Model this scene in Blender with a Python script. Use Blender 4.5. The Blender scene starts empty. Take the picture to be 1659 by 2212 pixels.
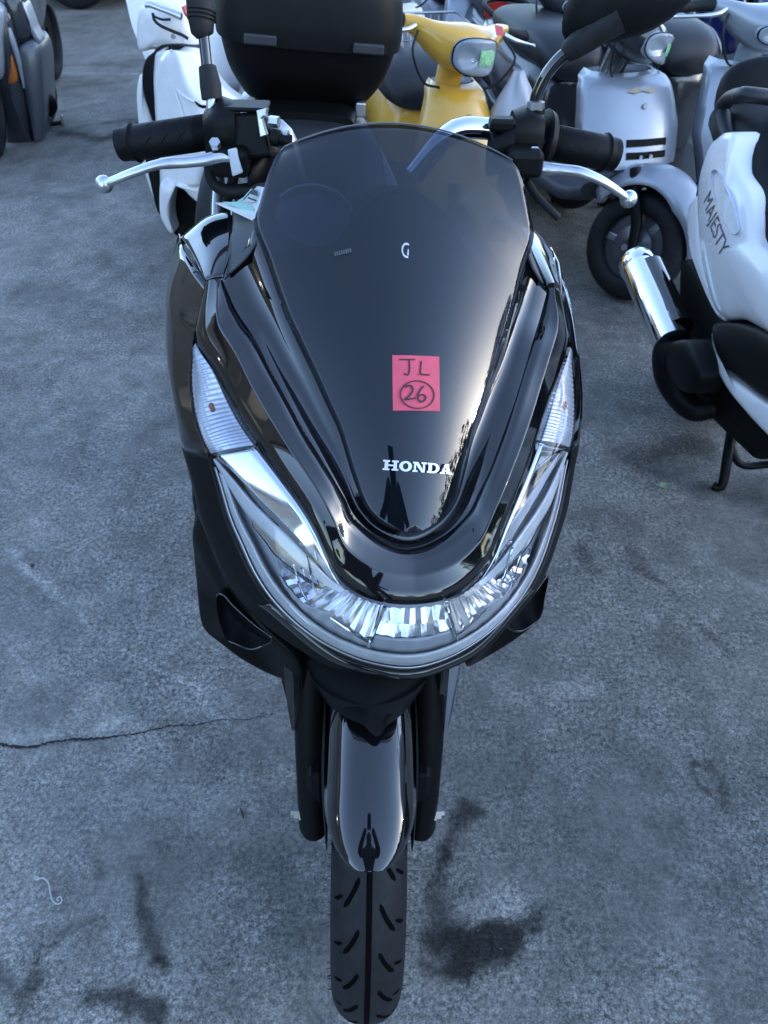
import bpy, bmesh, math, random
import numpy as np
from mathutils import Matrix, Vector
random.seed(7); rng = np.random.default_rng(7)
scn = bpy.context.scene
COL = scn.collection
rad = math.radians

# ------------------------------------------------------------------ camera
FPX, CX, CY = 1662.0, 829.5, 1106.0          # measured focal length and centre of the photograph (1659 x 2212 units)
PIT, ROLL, CAMH = rad(43.3), rad(.38), 1.36
cam_d = bpy.data.cameras.new('camera'); cam = bpy.data.objects.new('camera', cam_d); COL.objects.link(cam)
cam_d.sensor_fit = 'VERTICAL'; cam_d.sensor_height = 36.0; cam_d.sensor_width = 27.0
cam_d.lens = 36.0 * FPX / 2212.0
cam_d.clip_start = .02; cam_d.clip_end = 2000
_f = Vector((0, math.cos(PIT), -math.sin(PIT))); _u = Vector((0, math.sin(PIT), math.cos(PIT))); _r = Vector((1, 0, 0))
_cx = _r * math.cos(ROLL) + _u * math.sin(ROLL); _cy = -_r * math.sin(ROLL) + _u * math.cos(ROLL)
_m = Matrix((_cx, _cy, -_f)).transposed().to_4x4(); _m.translation = Vector((0, 0, CAMH))
cam.matrix_world = _m
cam_d.dof.use_dof = True; cam_d.dof.focus_distance = .86; cam_d.dof.aperture_fstop = 13.0
scn.camera = cam

# ------------------------------------------------------------------ world and sun (dusk, sun low on the right)
SUN_EL, SUN_AZ = rad(9.5), rad(97.0)        # azimuth clockwise from +Y
W = bpy.data.worlds.new('World'); scn.world = W; W.use_nodes = True
nt = W.node_tree; nt.nodes.clear()
out = nt.nodes.new('ShaderNodeOutputWorld'); bg = nt.nodes.new('ShaderNodeBackground')
sky = nt.nodes.new('ShaderNodeTexSky'); sky.sky_type = 'NISHITA'; sky.sun_disc = False
sky.sun_elevation = SUN_EL; sky.sun_rotation = SUN_AZ; sky.air_density = 1.0; sky.dust_density = .7; sky.ozone_density = 3.0
tint = nt.nodes.new('ShaderNodeMix'); tint.data_type = 'RGBA'; tint.blend_type = 'MULTIPLY'
tint.inputs[0].default_value = 1.0; tint.inputs[7].default_value = (1.0, .99, 1.025, 1)
hs = nt.nodes.new('ShaderNodeHueSaturation'); hs.inputs['Saturation'].default_value = .84
nt.links.new(sky.outputs[0], hs.inputs['Color']); nt.links.new(hs.outputs[0], tint.inputs[6]); nt.links.new(tint.outputs[2], bg.inputs[0]); nt.links.new(bg.outputs[0], out.inputs[0])
bg.inputs[1].default_value = .15
sd = bpy.data.lights.new('sun', 'SUN'); sun = bpy.data.objects.new('sun', sd); COL.objects.link(sun)
sd.energy = .12; sd.angle = rad(2); sd.color = (1, .97, .94)
sun.rotation_euler = Vector((math.sin(SUN_AZ) * math.cos(SUN_EL), math.cos(SUN_AZ) * math.cos(SUN_EL), math.sin(SUN_EL))).to_track_quat('Z', 'Y').to_euler()
vs = scn.view_settings; vs.view_transform = 'Standard'; vs.look = 'None'; vs.gamma = 1; vs.use_curve_mapping = False
vs.exposure = 2.9
scn.display_settings.display_device = 'sRGB'
scn.cycles.max_bounces = 8; scn.cycles.transparent_max_bounces = 12; scn.cycles.caustics_reflective = False; scn.cycles.caustics_refractive = False
scn.cycles.use_denoising = True

# ------------------------------------------------------------------ survey helpers: from a sight line and one known distance to a place
def ray(px, py):
    a, b = (px - CX) / FPX, -(py - CY) / FPX
    c, s = math.cos(ROLL), math.sin(ROLL); a, b = c * a - s * b, s * a + c * b
    return np.array([a, b * math.sin(PIT) + math.cos(PIT), b * math.cos(PIT) - math.sin(PIT)])
EYE = np.array([0, 0, CAMH])
def ground(px, py, z=0.):
    d = ray(px, py); return EYE + d * (z - CAMH) / d[2]
def at_Y(px, py, Y):
    d = ray(px, py); return EYE + d * Y / d[1]
class Frame:
    """local axes of a two-wheeler: origin at the front contact patch, x across, y towards the tail, z up"""
    def __init__(s, T, yaw, lean, steer, caster=27., trail=.086):
        s.T = np.array(T, float); s.yaw, s.lean, s.steer = yaw, lean, steer
        c, k = math.cos(yaw), math.sin(yaw); Rz = np.array([[c, -k, 0], [k, c, 0], [0, 0, 1]])
        c, k = math.cos(lean), math.sin(lean); s.R = Rz @ np.array([[c, 0, k], [0, 1, 0], [-k, 0, c]])
        s.ax = np.array([0, math.sin(rad(caster)), math.cos(rad(caster))]); s.p0 = np.array([0, -trail, 0.])
    def local(s, p): return s.R.T @ (np.asarray(p, float) - s.T)
    def turn(s, P, ang=None):
        ang = s.steer if ang is None else ang
        P = np.asarray(P, float); sh = P.shape; v = P.reshape(-1, 3) - s.p0
        c, k = math.cos(ang), math.sin(ang)
        q = s.p0 + v * c + np.cross(s.ax, v) * k + np.outer(v @ s.ax, s.ax) * (1 - c)
        return q.reshape(sh)
    def _pl(s, px, py, i, val, steered):
        o = s.local(EYE); e = s.local(EYE + ray(px, py))
        if steered: o = s.turn(o, -s.steer); e = s.turn(e, -s.steer)
        d = e - o; return o + d * (val - o[i]) / d[i]
    def y(s, px, py, y, steered=False): return s._pl(px, py, 1, y, steered)
    def x(s, px, py, x, steered=False): return s._pl(px, py, 0, x, steered)
    def z(s, px, py, z, steered=False): return s._pl(px, py, 2, z, steered)

# ------------------------------------------------------------------ materials
MATS = {}
def pm(name, col, rough=.5, metal=0., spec=.5, coat=0., noise=0., nscale=40., bump=0., bscale=200., trans=0., rvar=0., ior=1.5):
    m = bpy.data.materials.new(name); m.use_nodes = True; N = m.node_tree; b = N.nodes['Principled BSDF']
    b.inputs['Base Color'].default_value = (*col, 1); b.inputs['Roughness'].default_value = rough; b.inputs['Metallic'].default_value = metal
    b.inputs['Specular IOR Level'].default_value = spec; b.inputs['Coat Weight'].default_value = coat; b.inputs['Coat Roughness'].default_value = .04
    b.inputs['Transmission Weight'].default_value = trans; b.inputs['IOR'].default_value = ior
    if noise or bump or rvar:
        tc = N.nodes.new('ShaderNodeTexCoord'); n = N.nodes.new('ShaderNodeTexNoise'); n.inputs['Scale'].default_value = nscale; n.inputs['Detail'].default_value = 6
        N.links.new(tc.outputs['Object'], n.inputs['Vector'])
        if noise:
            r = N.nodes.new('ShaderNodeMapRange'); r.inputs[1].default_value = .3; r.inputs[2].default_value = .7; r.inputs[3].default_value = 1 - noise; r.inputs[4].default_value = 1 + noise
            N.links.new(n.outputs[0], r.inputs[0])
            mx = N.nodes.new('ShaderNodeVectorMath'); mx.operation = 'SCALE'; mx.inputs[0].default_value = col
            N.links.new(r.outputs[0], mx.inputs['Scale']); N.links.new(mx.outputs[0], b.inputs['Base Color'])
        if rvar:
            r = N.nodes.new('ShaderNodeMapRange'); r.inputs[1].default_value = .35; r.inputs[2].default_value = .7; r.inputs[3].default_value = rough; r.inputs[4].default_value = rough + rvar
            N.links.new(n.outputs[0], r.inputs[0]); N.links.new(r.outputs[0], b.inputs['Roughness'])
        if bump:
            n2 = N.nodes.new('ShaderNodeTexNoise'); n2.inputs['Scale'].default_value = bscale; n2.inputs['Detail'].default_value = 3
            N.links.new(tc.outputs['Object'], n2.inputs['Vector'])
            bp = N.nodes.new('ShaderNodeBump'); bp.inputs['Strength'].default_value = bump; bp.inputs['Distance'].default_value = .002
            N.links.new(n2.outputs[0], bp.inputs['Height']); N.links.new(bp.outputs[0], b.inputs['Normal'])
    MATS[name] = m; return m
GLOSS = pm('gloss_black_paint', (.004, .004, .005), .03, coat=1., rvar=.07, nscale=14, bump=.012, bscale=45)
MATTE = pm('matte_black_plastic', (.0035, .0035, .004), .45, spec=.16, bump=.12, bscale=900)
SOFTB = pm('soft_black_plastic', (.0045, .0047, .0055), .5, spec=.16, bump=.15, bscale=700, noise=.15)
DEEP = pm('deep_black', (.003, .003, .0035), .6, spec=.12)
GREYP = pm('grey_plastic', (.06, .065, .075), .5, bump=.15, bscale=800, noise=.1)
RUBBER = pm('rubber', (.013, .0135, .0155), .6, spec=.25, noise=.25, nscale=60, bump=.25, bscale=500)
GROOVE = pm('tread_groove', (.002, .002, .002), .9, spec=.05)
FLUTE = pm('reflector_chrome', (.84, .85, .89), .20, 1.)
TABG = pm('tab_grey', (.022, .024, .03), .5)
CHROME = pm('chrome', (.86, .87, .9), .05, 1., rvar=.05, nscale=14)
ALU = pm('aluminium', (.62, .63, .66), .28, 1., rvar=.12, nscale=60)
STEEL = pm('dull_steel', (.35, .36, .38), .35, 1., rvar=.2, nscale=50)
FROST = pm('frosted_lens', (.80, .82, .86), .25, .15, coat=.6, bump=.25, bscale=600, noise=.12)
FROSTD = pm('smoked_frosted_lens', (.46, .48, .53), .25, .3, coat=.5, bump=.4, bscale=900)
RIBBED = pm('ribbed_signal_lens', (.66, .67, .74), .16, .3, coat=.7, noise=.12, nscale=55)
WHITE = pm('white_paint', (.76, .75, .75), .22, coat=.5, rvar=.1, nscale=8, noise=.03)
WHITEG = pm('pale_grey_plastic', (.5, .53, .58), .4, noise=.05)
LETTER = pm('letter_grey', (.22, .23, .26), .4)
SILVER = pm('silver_paint', (.31, .335, .375), .34, .35, coat=.3, noise=.05, nscale=12)
YELLOW = pm('yellow_paint', (.66, .36, .045), .25, coat=.5, rvar=.1, nscale=7, noise=.06)
NAVY = pm('navy_paint', (.012, .02, .10), .15, coat=.6)
DGREY = pm('dark_grey_paint', (.026, .028, .034), .2, coat=.6)
MGREY = pm('mid_grey_paint', (.085, .09, .105), .3, .3, coat=.4)
SEATM = pm('seat_vinyl', (.016, .018, .022), .42, spec=.35, bump=.3, bscale=380, noise=.15, nscale=12)
RED = pm('red_lens', (.45, .03, .02), .15, coat=.6)
AMBER = pm('amber_lens', (.5, .14, .03), .18, coat=.6)
GREENP = pm('green_tag', (.26, .52, .27), .6, noise=.45, nscale=120)
STICK = pm('pink_red_sticker', (.57, .07, .115), .65, noise=.08, nscale=80, bump=.1, bscale=200)
STICKF = pm('red_sticker', (.45, .04, .06), .65, noise=.2, nscale=90)
INK = pm('pen_ink', (.03, .012, .02), .7)
PAPER = pm('white_paper', (.74, .78, .76), .7, noise=.04)
MINT = pm('mint_print', (.36, .62, .52), .7)
EMBL = pm('emblem_silver', (.72, .73, .77), .25, .3)
BAGM = pm('plastic_bag', (.55, .57, .62), .3, trans=.25)
GLASSM = pm('mirror_glass', (.8, .84, .88), .03, 1.)
TAPE = pm('tape_residue', (.40, .32, .22), .7, noise=.3, nscale=150)
LEAFM = pm('dry_leaf', (.28, .34, .22), .6, noise=.3)
TWIGM = pm('twig', (.07, .045, .03), .8)
STRING = pm('white_string', (.42, .42, .41), .6)
WALLM = pm('olive_wall', (.085, .088, .085), .8, noise=.12, nscale=3)
ROOFM = pm('roof_sheet', (.10, .10, .10), .6)
TREEM = pm('foliage', (.035, .05, .025), .7, noise=.4, nscale=2)
BARK = pm('bark', (.07, .055, .045), .9, noise=.3)
SKIN = pm('skin', (.45, .27, .2), .5)
CLOTH = pm('dark_cloth', (.03, .03, .045), .85, noise=.2)
TROUS = pm('trousers', (.05, .055, .08), .85, noise=.2)
GLASSW = pm('window_glass', (.02, .025, .03), .03)

def mix_trans(name, col, fac, tcol, rough=.03):
    """see-through moulding: clear sheet whose surface still reflects"""
    m = bpy.data.materials.new(name); m.use_nodes = True; N = m.node_tree; b = N.nodes['Principled BSDF']
    b.inputs['Base Color'].default_value = (*col, 1); b.inputs['Roughness'].default_value = rough; b.inputs['Coat Weight'].default_value = 1; b.inputs['Coat Roughness'].default_value = .02
    t = N.nodes.new('ShaderNodeBsdfTransparent'); t.inputs[0].default_value = (*tcol, 1)
    mx = N.nodes.new('ShaderNodeMixShader'); mx.inputs[0].default_value = fac
    N.links.new(b.outputs[0], mx.inputs[1]); N.links.new(t.outputs[0], mx.inputs[2])
    N.links.new(mx.outputs[0], N.nodes['Material Output'].inputs[0]); return m
SMOKE = mix_trans('smoked_screen', (.006, .008, .012), .45, (.5, .56, .68))
def clear_mat():
    m = bpy.data.materials.new('clear_lens'); m.use_nodes = True; N = m.node_tree; N.nodes.remove(N.nodes['Principled BSDF'])
    g = N.nodes.new('ShaderNodeBsdfGlossy'); g.inputs['Roughness'].default_value = .02; g.inputs[0].default_value = (1, 1, 1, 1)
    t = N.nodes.new('ShaderNodeBsdfTransparent'); t.inputs[0].default_value = (.93, .95, .97, 1)
    fr = N.nodes.new('ShaderNodeFresnel'); fr.inputs[0].default_value = 1.5
    mx = N.nodes.new('ShaderNodeMixShader'); N.links.new(fr.outputs[0], mx.inputs[0]); N.links.new(t.outputs[0], mx.inputs[1]); N.links.new(g.outputs[0], mx.inputs[2])
    N.links.new(mx.outputs[0], N.nodes['Material Output'].inputs[0]); return m
CLEAR = clear_mat()

# ------------------------------------------------------------------ mesh helpers
def link(name, verts, faces, mat, parent=None, smooth=True, solid=0., bevel=0., sub=0, auto=None):
    me = bpy.data.meshes.new(name); me.from_pydata([tuple(map(float, v)) for v in verts], [], faces)
    bm = bmesh.new(); bm.from_mesh(me); bmesh.ops.remove_doubles(bm, verts=bm.verts, dist=1e-5); bmesh.ops.recalc_face_normals(bm, faces=bm.faces); bm.to_mesh(me); bm.free()
    me.materials.append(mat)
    o = bpy.data.objects.new(name, me); COL.objects.link(o)
    if smooth:
        for p in me.polygons: p.use_smooth = True
        if auto: me.set_sharp_from_angle(angle=rad(auto))
    if parent: o.parent = parent
    if solid:
        md = o.modifiers.new('thickness', 'SOLIDIFY'); md.thickness = solid; md.offset = -1
    if bevel:
        md = o.modifiers.new('bevel', 'BEVEL'); md.width = bevel; md.segments = 2; md.limit_method = 'ANGLE'; md.angle_limit = rad(40)
    if sub:
        md = o.modifiers.new('subdivision', 'SUBSURF'); md.levels = sub; md.render_levels = sub
    return o
def grid_faces(nu, nv, cu=False, cv=False, off=0):
    F = []
    for i in range(nu if cu else nu - 1):
        for j in range(nv if cv else nv - 1):
            a = off + i * nv + j; b = off + ((i + 1) % nu) * nv + j; c = off + ((i + 1) % nu) * nv + (j + 1) % nv; d = off + i * nv + (j + 1) % nv
            F.append((a, b, c, d))
    return F
def grid(name, P, mat, parent=None, cu=False, cv=False, cap=False, **k):
    P = np.asarray(P); nu, nv = P.shape[:2]; V = P.reshape(-1, 3); F = grid_faces(nu, nv, cu, cv)
    if cap:
        F.append(tuple(range(nv))); F.append(tuple(range((nu - 1) * nv, nu * nv)))
    return link(name, V, F, mat, parent, **k)
def ghost(p):
    """next point past the end: mirrored where a rail ends on the centre line, so both halves meet smoothly"""
    return p[-2] * np.array([-1, 1, 1]) if p.shape[1] == 3 and abs(p[-1][0]) < 1e-6 and abs(p[-2][0]) > 1e-3 else 2 * p[-1] - p[-2]
def cr(pts, n, closed=False):
    """smooth curve through points, n samples at equal chord length"""
    p = np.asarray(pts, float)
    q = np.vstack([p[-1], p, p[0], p[1]]) if closed else np.vstack([2 * p[0] - p[1], p, ghost(p)])
    outp = []
    m = len(q) - 3
    for i in range(m):
        a, b, c, d = q[i:i + 4]
        for t in np.linspace(0, 1, 17)[:-1] if i < m - 1 else np.linspace(0, 1, 17):
            outp.append(.5 * (2 * b + (c - a) * t + (2 * a - 5 * b + 4 * c - d) * t * t + (3 * b - a - 3 * c + d) * t ** 3))
    outp = np.array(outp); s = np.r_[0, np.cumsum(np.linalg.norm(np.diff(outp, axis=0), axis=1))]
    t = np.linspace(0, s[-1], n + (1 if closed else 0))
    r = np.stack([np.interp(t, s, outp[:, k]) for k in range(outp.shape[1])], 1)
    return r[:-1] if closed else r
def par(pts, n):
    """smooth curve sampled station by station (n per span) so that several rails stay matched"""
    p = np.asarray(pts, float); q = np.vstack([2 * p[0] - p[1], p, ghost(p)]); o = []
    for i in range(len(p) - 1):
        a, b, c, d = q[i:i + 4]
        for t in (np.linspace(0, 1, n + 1)[:-1] if i < len(p) - 2 else np.linspace(0, 1, n + 1)):
            o.append(.5 * (2 * b + (c - a) * t + (2 * a - 5 * b + 4 * c - d) * t * t + (3 * b - a - 3 * c + d) * t ** 3))
    return np.array(o)
def MX(P): return np.asarray(P) * np.array([-1, 1, 1])
def both(r):
    """mirror a right-hand rail that ends on the centre line into a full rail, left to right"""
    r = np.asarray(r); return np.vstack([MX(r), r[::-1][1:]])
def tube_geo(path, radii, seg=12, n=None, squash=1., upv=(0, 0, 1)):
    path = np.asarray(path, float)
    if np.isscalar(radii): radii = [radii] * len(path)
    if n:
        pr = cr(np.c_[path, np.asarray(radii)], n); path, radii = pr[:, :3], pr[:, 3]
    V = []; T = np.gradient(path, axis=0); prev = None
    for p, t, r in zip(path, T, radii):
        t = t / (np.linalg.norm(t) + 1e-12)
        if prev is None:
            a = np.cross(t, upv)
            if np.linalg.norm(a) < .1: a = np.cross(t, (0, 1, 0))
        else: a = prev - t * (prev @ t)
        a = a / np.linalg.norm(a); prev = a; b = np.cross(t, a)
        for k in range(seg):
            th = 2 * math.pi * k / seg; V.append(p + r * (a * math.cos(th) + squash * b * math.sin(th)))
    nu = len(path); F = grid_faces(nu, seg, False, True); F.append(tuple(range(seg))); F.append(tuple(range((nu - 1) * seg, nu * seg)))
    return np.array(V), F
def tube(name, path, radii, mat, parent=None, seg=12, n=None, fx=None, squash=1., **k):
    V, F = tube_geo(path, radii, seg, n, squash)
    if fx: V = fx(V)
    k.setdefault('auto', 50)
    return link(name, V, F, mat, parent, **k)
def join(parts):
    V = []; F = []
    for v, f in parts:
        o = len(V); V += [tuple(x) for x in v]; F += [tuple(i + o for i in q) for q in f]
    return V, F
def box_geo(c, s, R=None):
    V = np.array([(x, y, z) for x in (-.5, .5) for y in (-.5, .5) for z in (-.5, .5)]) * np.array(s)
    if R is not None: V = V @ np.asarray(R).T
    return V + np.array(c), [(0, 1, 3, 2), (4, 6, 7, 5), (0, 4, 5, 1), (2, 3, 7, 6), (0, 2, 6, 4), (1, 5, 7, 3)]
def box(name, c, s, mat, parent=None, R=None, bevel=.003, fx=None, **k):
    V, F = box_geo(c, s, R)
    if fx: V = fx(V)
    return link(name, V, F, mat, parent, smooth=False, bevel=bevel, **k)
def rotm(ax, ang):
    return np.array(Matrix.Rotation(ang, 3, ax))
def sections(name, secs, axis, mat, parent=None, seg=24, n=None, fx=None, **k):
    """closed body lofted through superellipse sections: (centre xyz, half a, half b, exponent)"""
    S = np.array([[*c, a, b, e] for c, a, b, e in secs], float)
    if n: S = cr(S, n)
    P = []
    for cx, cy, cz, a, b, e in S:
        th = np.linspace(0, 2 * math.pi, seg, endpoint=False); c, s_ = np.cos(th), np.sin(th)
        u = a * np.sign(c) * np.abs(c) ** (2 / e); v = b * np.sign(s_) * np.abs(s_) ** (2 / e)
        q = np.zeros((seg, 3))
        if axis == 'y': q[:, 0], q[:, 2] = u, v
        elif axis == 'x': q[:, 1], q[:, 2] = u, v
        else: q[:, 0], q[:, 1] = u, v
        P.append(q + np.array([cx, cy, cz]))
    P = np.array(P)
    if fx: P = fx(P)
    k.setdefault('auto', 60)
    return grid(name, P, mat, parent, cv=True, cap=True, **k)
def lathe(name, prof, mat, parent=None, seg=48, centre=(0, 0, 0), fx=None, closed=True, **k):
    """revolve (radius, x) profile about the axle (x axis)"""
    P = []
    for t in np.linspace(0, 2 * math.pi, seg, endpoint=False):
        P.append([(x + centre[0], r * math.cos(t) + centre[1], r * math.sin(t) + centre[2]) for r, x in prof])
    P = np.array(P)
    if fx: P = fx(P)
    k.setdefault('auto', 45)
    return grid(name, P, mat, parent, cu=True, cv=closed, **k)
def prism(name, outl, mat, parent=None, depth=.01, fx=None, bevel=0., **k):
    """solid plate: 3-D outline (roughly planar) thickened along its normal"""
    o = np.asarray(outl, float); nrm = np.zeros(3)
    for i in range(len(o)): nrm += np.cross(o[i] - o.mean(0), o[(i + 1) % len(o)] - o.mean(0))
    nrm /= np.linalg.norm(nrm); b = o - nrm * depth; n = len(o)
    V = np.vstack([o, b]); F = [tuple(range(n)), tuple(range(2 * n - 1, n - 1, -1))] + [(i, (i + 1) % n, n + (i + 1) % n, n + i) for i in range(n)]
    if fx: V = fx(V)
    return link(name, V, F, mat, parent, smooth=False, bevel=bevel, **k)
def puff(name, outl, mat, parent=None, bulge=(0, 0, .01), n=40, rings=7, depth=None, fx=None, smooth_curve=True, centre=None, power=2., **k):
    """rounded panel: closed 3-D outline filled by rings that swell along the bulge vector; optional wall back by depth"""
    o = cr(outl, n, True) if smooth_curve else np.asarray(outl, float)
    c = o.mean(0) if centre is None else np.asarray(centre, float); bulge = np.asarray(bulge, float)
    P = []
    if depth is not None: P.append(o + np.asarray(depth, float))
    for s in np.linspace(1, 0, rings):
        s_ = math.sin(s * math.pi / 2); P.append(c + (o - c) * s_ + bulge * (1 - s_ ** power) ** .5 if s_ < 1 else o)
    P = np.array(P); k.setdefault('auto', 60)
    if fx: P = fx(P)
    return grid(name, P, mat, parent, cv=True, **k)
def thing(name, label, cat, loc=(0, 0, 0), rot=(0, 0, 0), group=None):
    o = bpy.data.objects.new(name, None); COL.objects.link(o); o.empty_display_size = .1
    o.location = loc; o.rotation_euler = rot; o['label'] = label; o['category'] = cat
    if group: o['group'] = group
    return o
def tag(o, label, cat, group=None):
    o['label'] = label; o['category'] = cat
    if group: o['group'] = group
    return o
def letters(txt, size, extrude=0.0006):
    cu = bpy.data.curves.new('t', 'FONT'); cu.body = txt; cu.size = size; cu.extrude = extrude; cu.align_x = 'CENTER'; cu.align_y = 'CENTER'
    ob = bpy.data.objects.new('t', cu); COL.objects.link(ob); dg = bpy.context.evaluated_depsgraph_get(); dg.update()
    me = ob.evaluated_get(dg).to_mesh(); V = np.array([v.co[:] for v in me.vertices]); F = [tuple(p.vertices) for p in me.polygons]
    ob.evaluated_get(dg).to_mesh_clear(); bpy.data.objects.remove(ob); bpy.data.curves.remove(cu); return V, F
# ------------------------------------------------------------------ ground: one weathered concrete sheet to the horizon
def vnoise(x, y, sc, seed):
    r = np.random.default_rng(seed); T = r.random((257, 257))
    X = x * sc + 61.3; Y = y * sc + 17.7; i = np.floor(X).astype(int); j = np.floor(Y).astype(int); a = X - i; b = Y - j
    a = a * a * (3 - 2 * a); b = b * b * (3 - 2 * b); i %= 256; j %= 256
    return (T[i, j] * (1 - a) * (1 - b) + T[i + 1, j] * a * (1 - b) + T[i, j + 1] * (1 - a) * b + T[i + 1, j + 1] * a * b) * 2 - 1
def fbm(x, y, sc, seed, o=4): return sum(vnoise(x, y, sc * 2 ** k, seed + k) * .5 ** k for k in range(o)) / 1.6
def spaced(a, keep, b, d0, d1, g):  # even spacing up to keep, then growing to b
    o = [a]; d = d0
    while o[-1] < b:
        o.append(o[-1] + d)
        if o[-1] > keep: d = min(d * g, d1)
    return o
xs = spaced(0, 1.05, 5, .0065, .06, 1.03); xs = sorted([-v for v in xs[1:]] + xs); xs = [-600, -60, -12] + xs + [12, 60, 600]
ys = spaced(.15, 1.9, 9.2, .0065, .05, 1.02); ys = [-600, -60, -8, -2, -.5, 0, .08] + ys + [14, 60, 700]
GX, GY = np.meshgrid(np.array(xs), np.array(ys), indexing='ij')
val = np.ones_like(GX)
wx = GX + .03 * fbm(GX, GY, 9, 3) + .008 * fbm(GX, GY, 60, 4); wy = GY + .03 * fbm(GX, GY, 9, 5) + .008 * fbm(GX, GY, 60, 6)
def seg_d(a, b):
    a = np.array(a); b = np.array(b); d = b - a; t = np.clip(((wx - a[0]) * d[0] + (wy - a[1]) * d[1]) / (d @ d + 1e-9), 0, 1)
    return np.hypot(wx - a[0] - t * d[0], wy - a[1] - t * d[1])
def stain_tone(pts, width, amount, soft=.5):
    """soiled, darker or bleached streak through surveyed spots on the slab; amount < 0 darkens"""
    global val
    g = [ground(*p)[:2] for p in pts]; D = np.full_like(GX, 9.)
    for a, b in zip(g, g[1:] if len(g) > 1 else g): D = np.minimum(D, seg_d(a, b))
    m = np.clip((width * (1 + .5 * fbm(GX, GY, 14, int(pts[0][0]) % 97)) - D) / (width * soft), 0, 1); m = m * m * (3 - 2 * m)
    val *= 1 + amount * (1.9 if amount < 0 else 2.1) * m
# oil and damp patches, and other darker areas
stain_tone([(1030, 1740), (985, 1790), (950, 1850)], .03, -.38, .8)
stain_tone([(950, 1850), (930, 1950), (960, 2010)], .028, -.3, .9)
stain_tone([(990, 2040), (1060, 2040), (1150, 2000)], .03, -.38, .8)
stain_tone([(930, 2030), (1010, 2060), (1080, 2060)], .042, -.4, .7); stain_tone([(960, 2080), (1010, 2110)], .02, -.35, .8)
stain_tone([(900, 2080), (1000, 2100), (1090, 2085)], .025, -.35, .9)
stain_tone([(300, 1890), (312, 1990), (330, 2080)], .020, -.35, .9); stain_tone([(325, 2070), (335, 2100)], .014, -.3, .8)
stain_tone([(205, 1860), (215, 1900)], .012, -.2, .9); stain_tone([(90, 2050), (85, 2090), (55, 2150)], .017, -.32, .9)
stain_tone([(190, 2145), (235, 2160), (260, 2190), (330, 2200)], .022, -.4, .9); stain_tone([(0, 2080), (40, 2130)], .01, -.25, .9)
stain_tone([(180, 1990), (120, 2040)], .012, -.2, 1.)
stain_tone([(560, 1900), (640, 2000), (660, 2120)], .10, -.14, 1.); stain_tone([(350, 1830), (500, 1850)], .06, -.10, 1.)
stain_tone([(1505, 1640), (1540, 1650), (1585, 1700), (1600, 1750)], .010, -.26, .9); stain_tone([(1505, 1640), (1512, 1670), (1560, 1720), (1600, 1760)], .008, -.28, .9)
stain_tone([(1270, 1190), (1300, 1225)], .035, -.28, 1.); stain_tone([(1370, 1185), (1420, 1240)], .03, -.22, 1.); stain_tone([(1430, 1250), (1470, 1300)], .014, -.22, 1.)
stain_tone([(1490, 1340), (1570, 1420)], .02, -.22, 1.); stain_tone([(1250, 1120), (1340, 1110)], .05, -.15, 1.)
stain_tone([(1380, 1000), (1500, 960)], .12, -.3, 1.); stain_tone([(1500, 1050), (1659, 1080)], .09, -.22, 1.)  # darker ground below the right-hand maxi scooter
stain_tone([(210, 560), (260, 590)], .10, -.18, 1.); stain_tone([(130, 285), (210, 300), (300, 285)], .09, -.42, .9); stain_tone([(200, 265), (330, 262)], .06, -.4, .9); stain_tone([(270, 310), (300, 335)], .06, -.35, .9)
stain_tone([(100, 195), (270, 175)], .08, -.2, 1.); stain_tone([(60, 135), (280, 142)], .10, -.22, 1.); stain_tone([(60, 60), (300, 80)], .14, -.12, 1.); stain_tone([(60, 620), (330, 700)], .08, -.10, 1.)
stain_tone([(0, 820), (200, 900)], .05, -.08, 1.); stain_tone([(1260, 640), (1330, 700)], .12, -.15, 1.)
# bleached places and the worn pale line
stain_tone([(0, 1195), (110, 1265), (250, 1390), (450, 1530), (640, 1680)], .008, .22, .8)
stain_tone([(0, 1195), (180, 1300)], .03, .12, 1.); stain_tone([(30, 1580), (240, 1560)], .05, .16, 1.); stain_tone([(200, 1500), (330, 1640)], .06, .12, 1.); stain_tone([(330, 1700), (480, 1740)], .06, .16, 1.)
stain_tone([(20, 1340), (60, 1560)], .04, .08, 1.)
stain_tone([(1000, 1480), (1250, 1480)], .06, .16, 1.); stain_tone([(1040, 1540), (1250, 1560)], .07, .16, 1.); stain_tone([(1500, 1190), (1659, 1290)], .05, .14, 1.); stain_tone([(1390, 1330), (1420, 1360)], .02, .25, 1.); stain_tone([(1040, 1990), (1100, 1960)], .04, .12, 1.)
stain_tone([(60, 160), (300, 158)], .05, .22, 1.); stain_tone([(80, 240), (240, 215)], .06, .2, 1.); stain_tone([(150, 400), (330, 420)], .14, .08, 1.); stain_tone([(30, 760), (330, 790)], .10, .08, 1.)
val *= 1 + .24 * fbm(GX, GY, 1.3, 40) + .26 * fbm(GX, GY, 6, 50, 5) + .24 * fbm(GX, GY, 26, 60, 5)
gz = .0015 * fbm(GX, GY, 5, 70); gz[(np.abs(GX) > 6) | (GY > 10) | (GY < 0)] = 0
gob = link.__wrapped__ if hasattr(link, '__wrapped__') else None
me = bpy.data.meshes.new('ground'); nx, ny = GX.shape
me.from_pydata(np.stack([GX, GY, gz], -1).reshape(-1, 3).tolist(), [], grid_faces(nx, ny))
at = me.attributes.new('soil', 'FLOAT', 'POINT'); at.data.foreach_set('value', np.clip(val, .12, 2.0).reshape(-1).astype(np.float32))
go = bpy.data.objects.new('ground', me); COL.objects.link(go); go['kind'] = 'structure'
for p in me.polygons: p.use_smooth = True
gm = bpy.data.materials.new('weathered_concrete'); gm.use_nodes = True; N = gm.node_tree; b = N.nodes['Principled BSDF']
def nd(t, **k):
    n = N.nodes.new(t)
    for a, v in k.items(): setattr(n, a, v)
    return n
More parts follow.
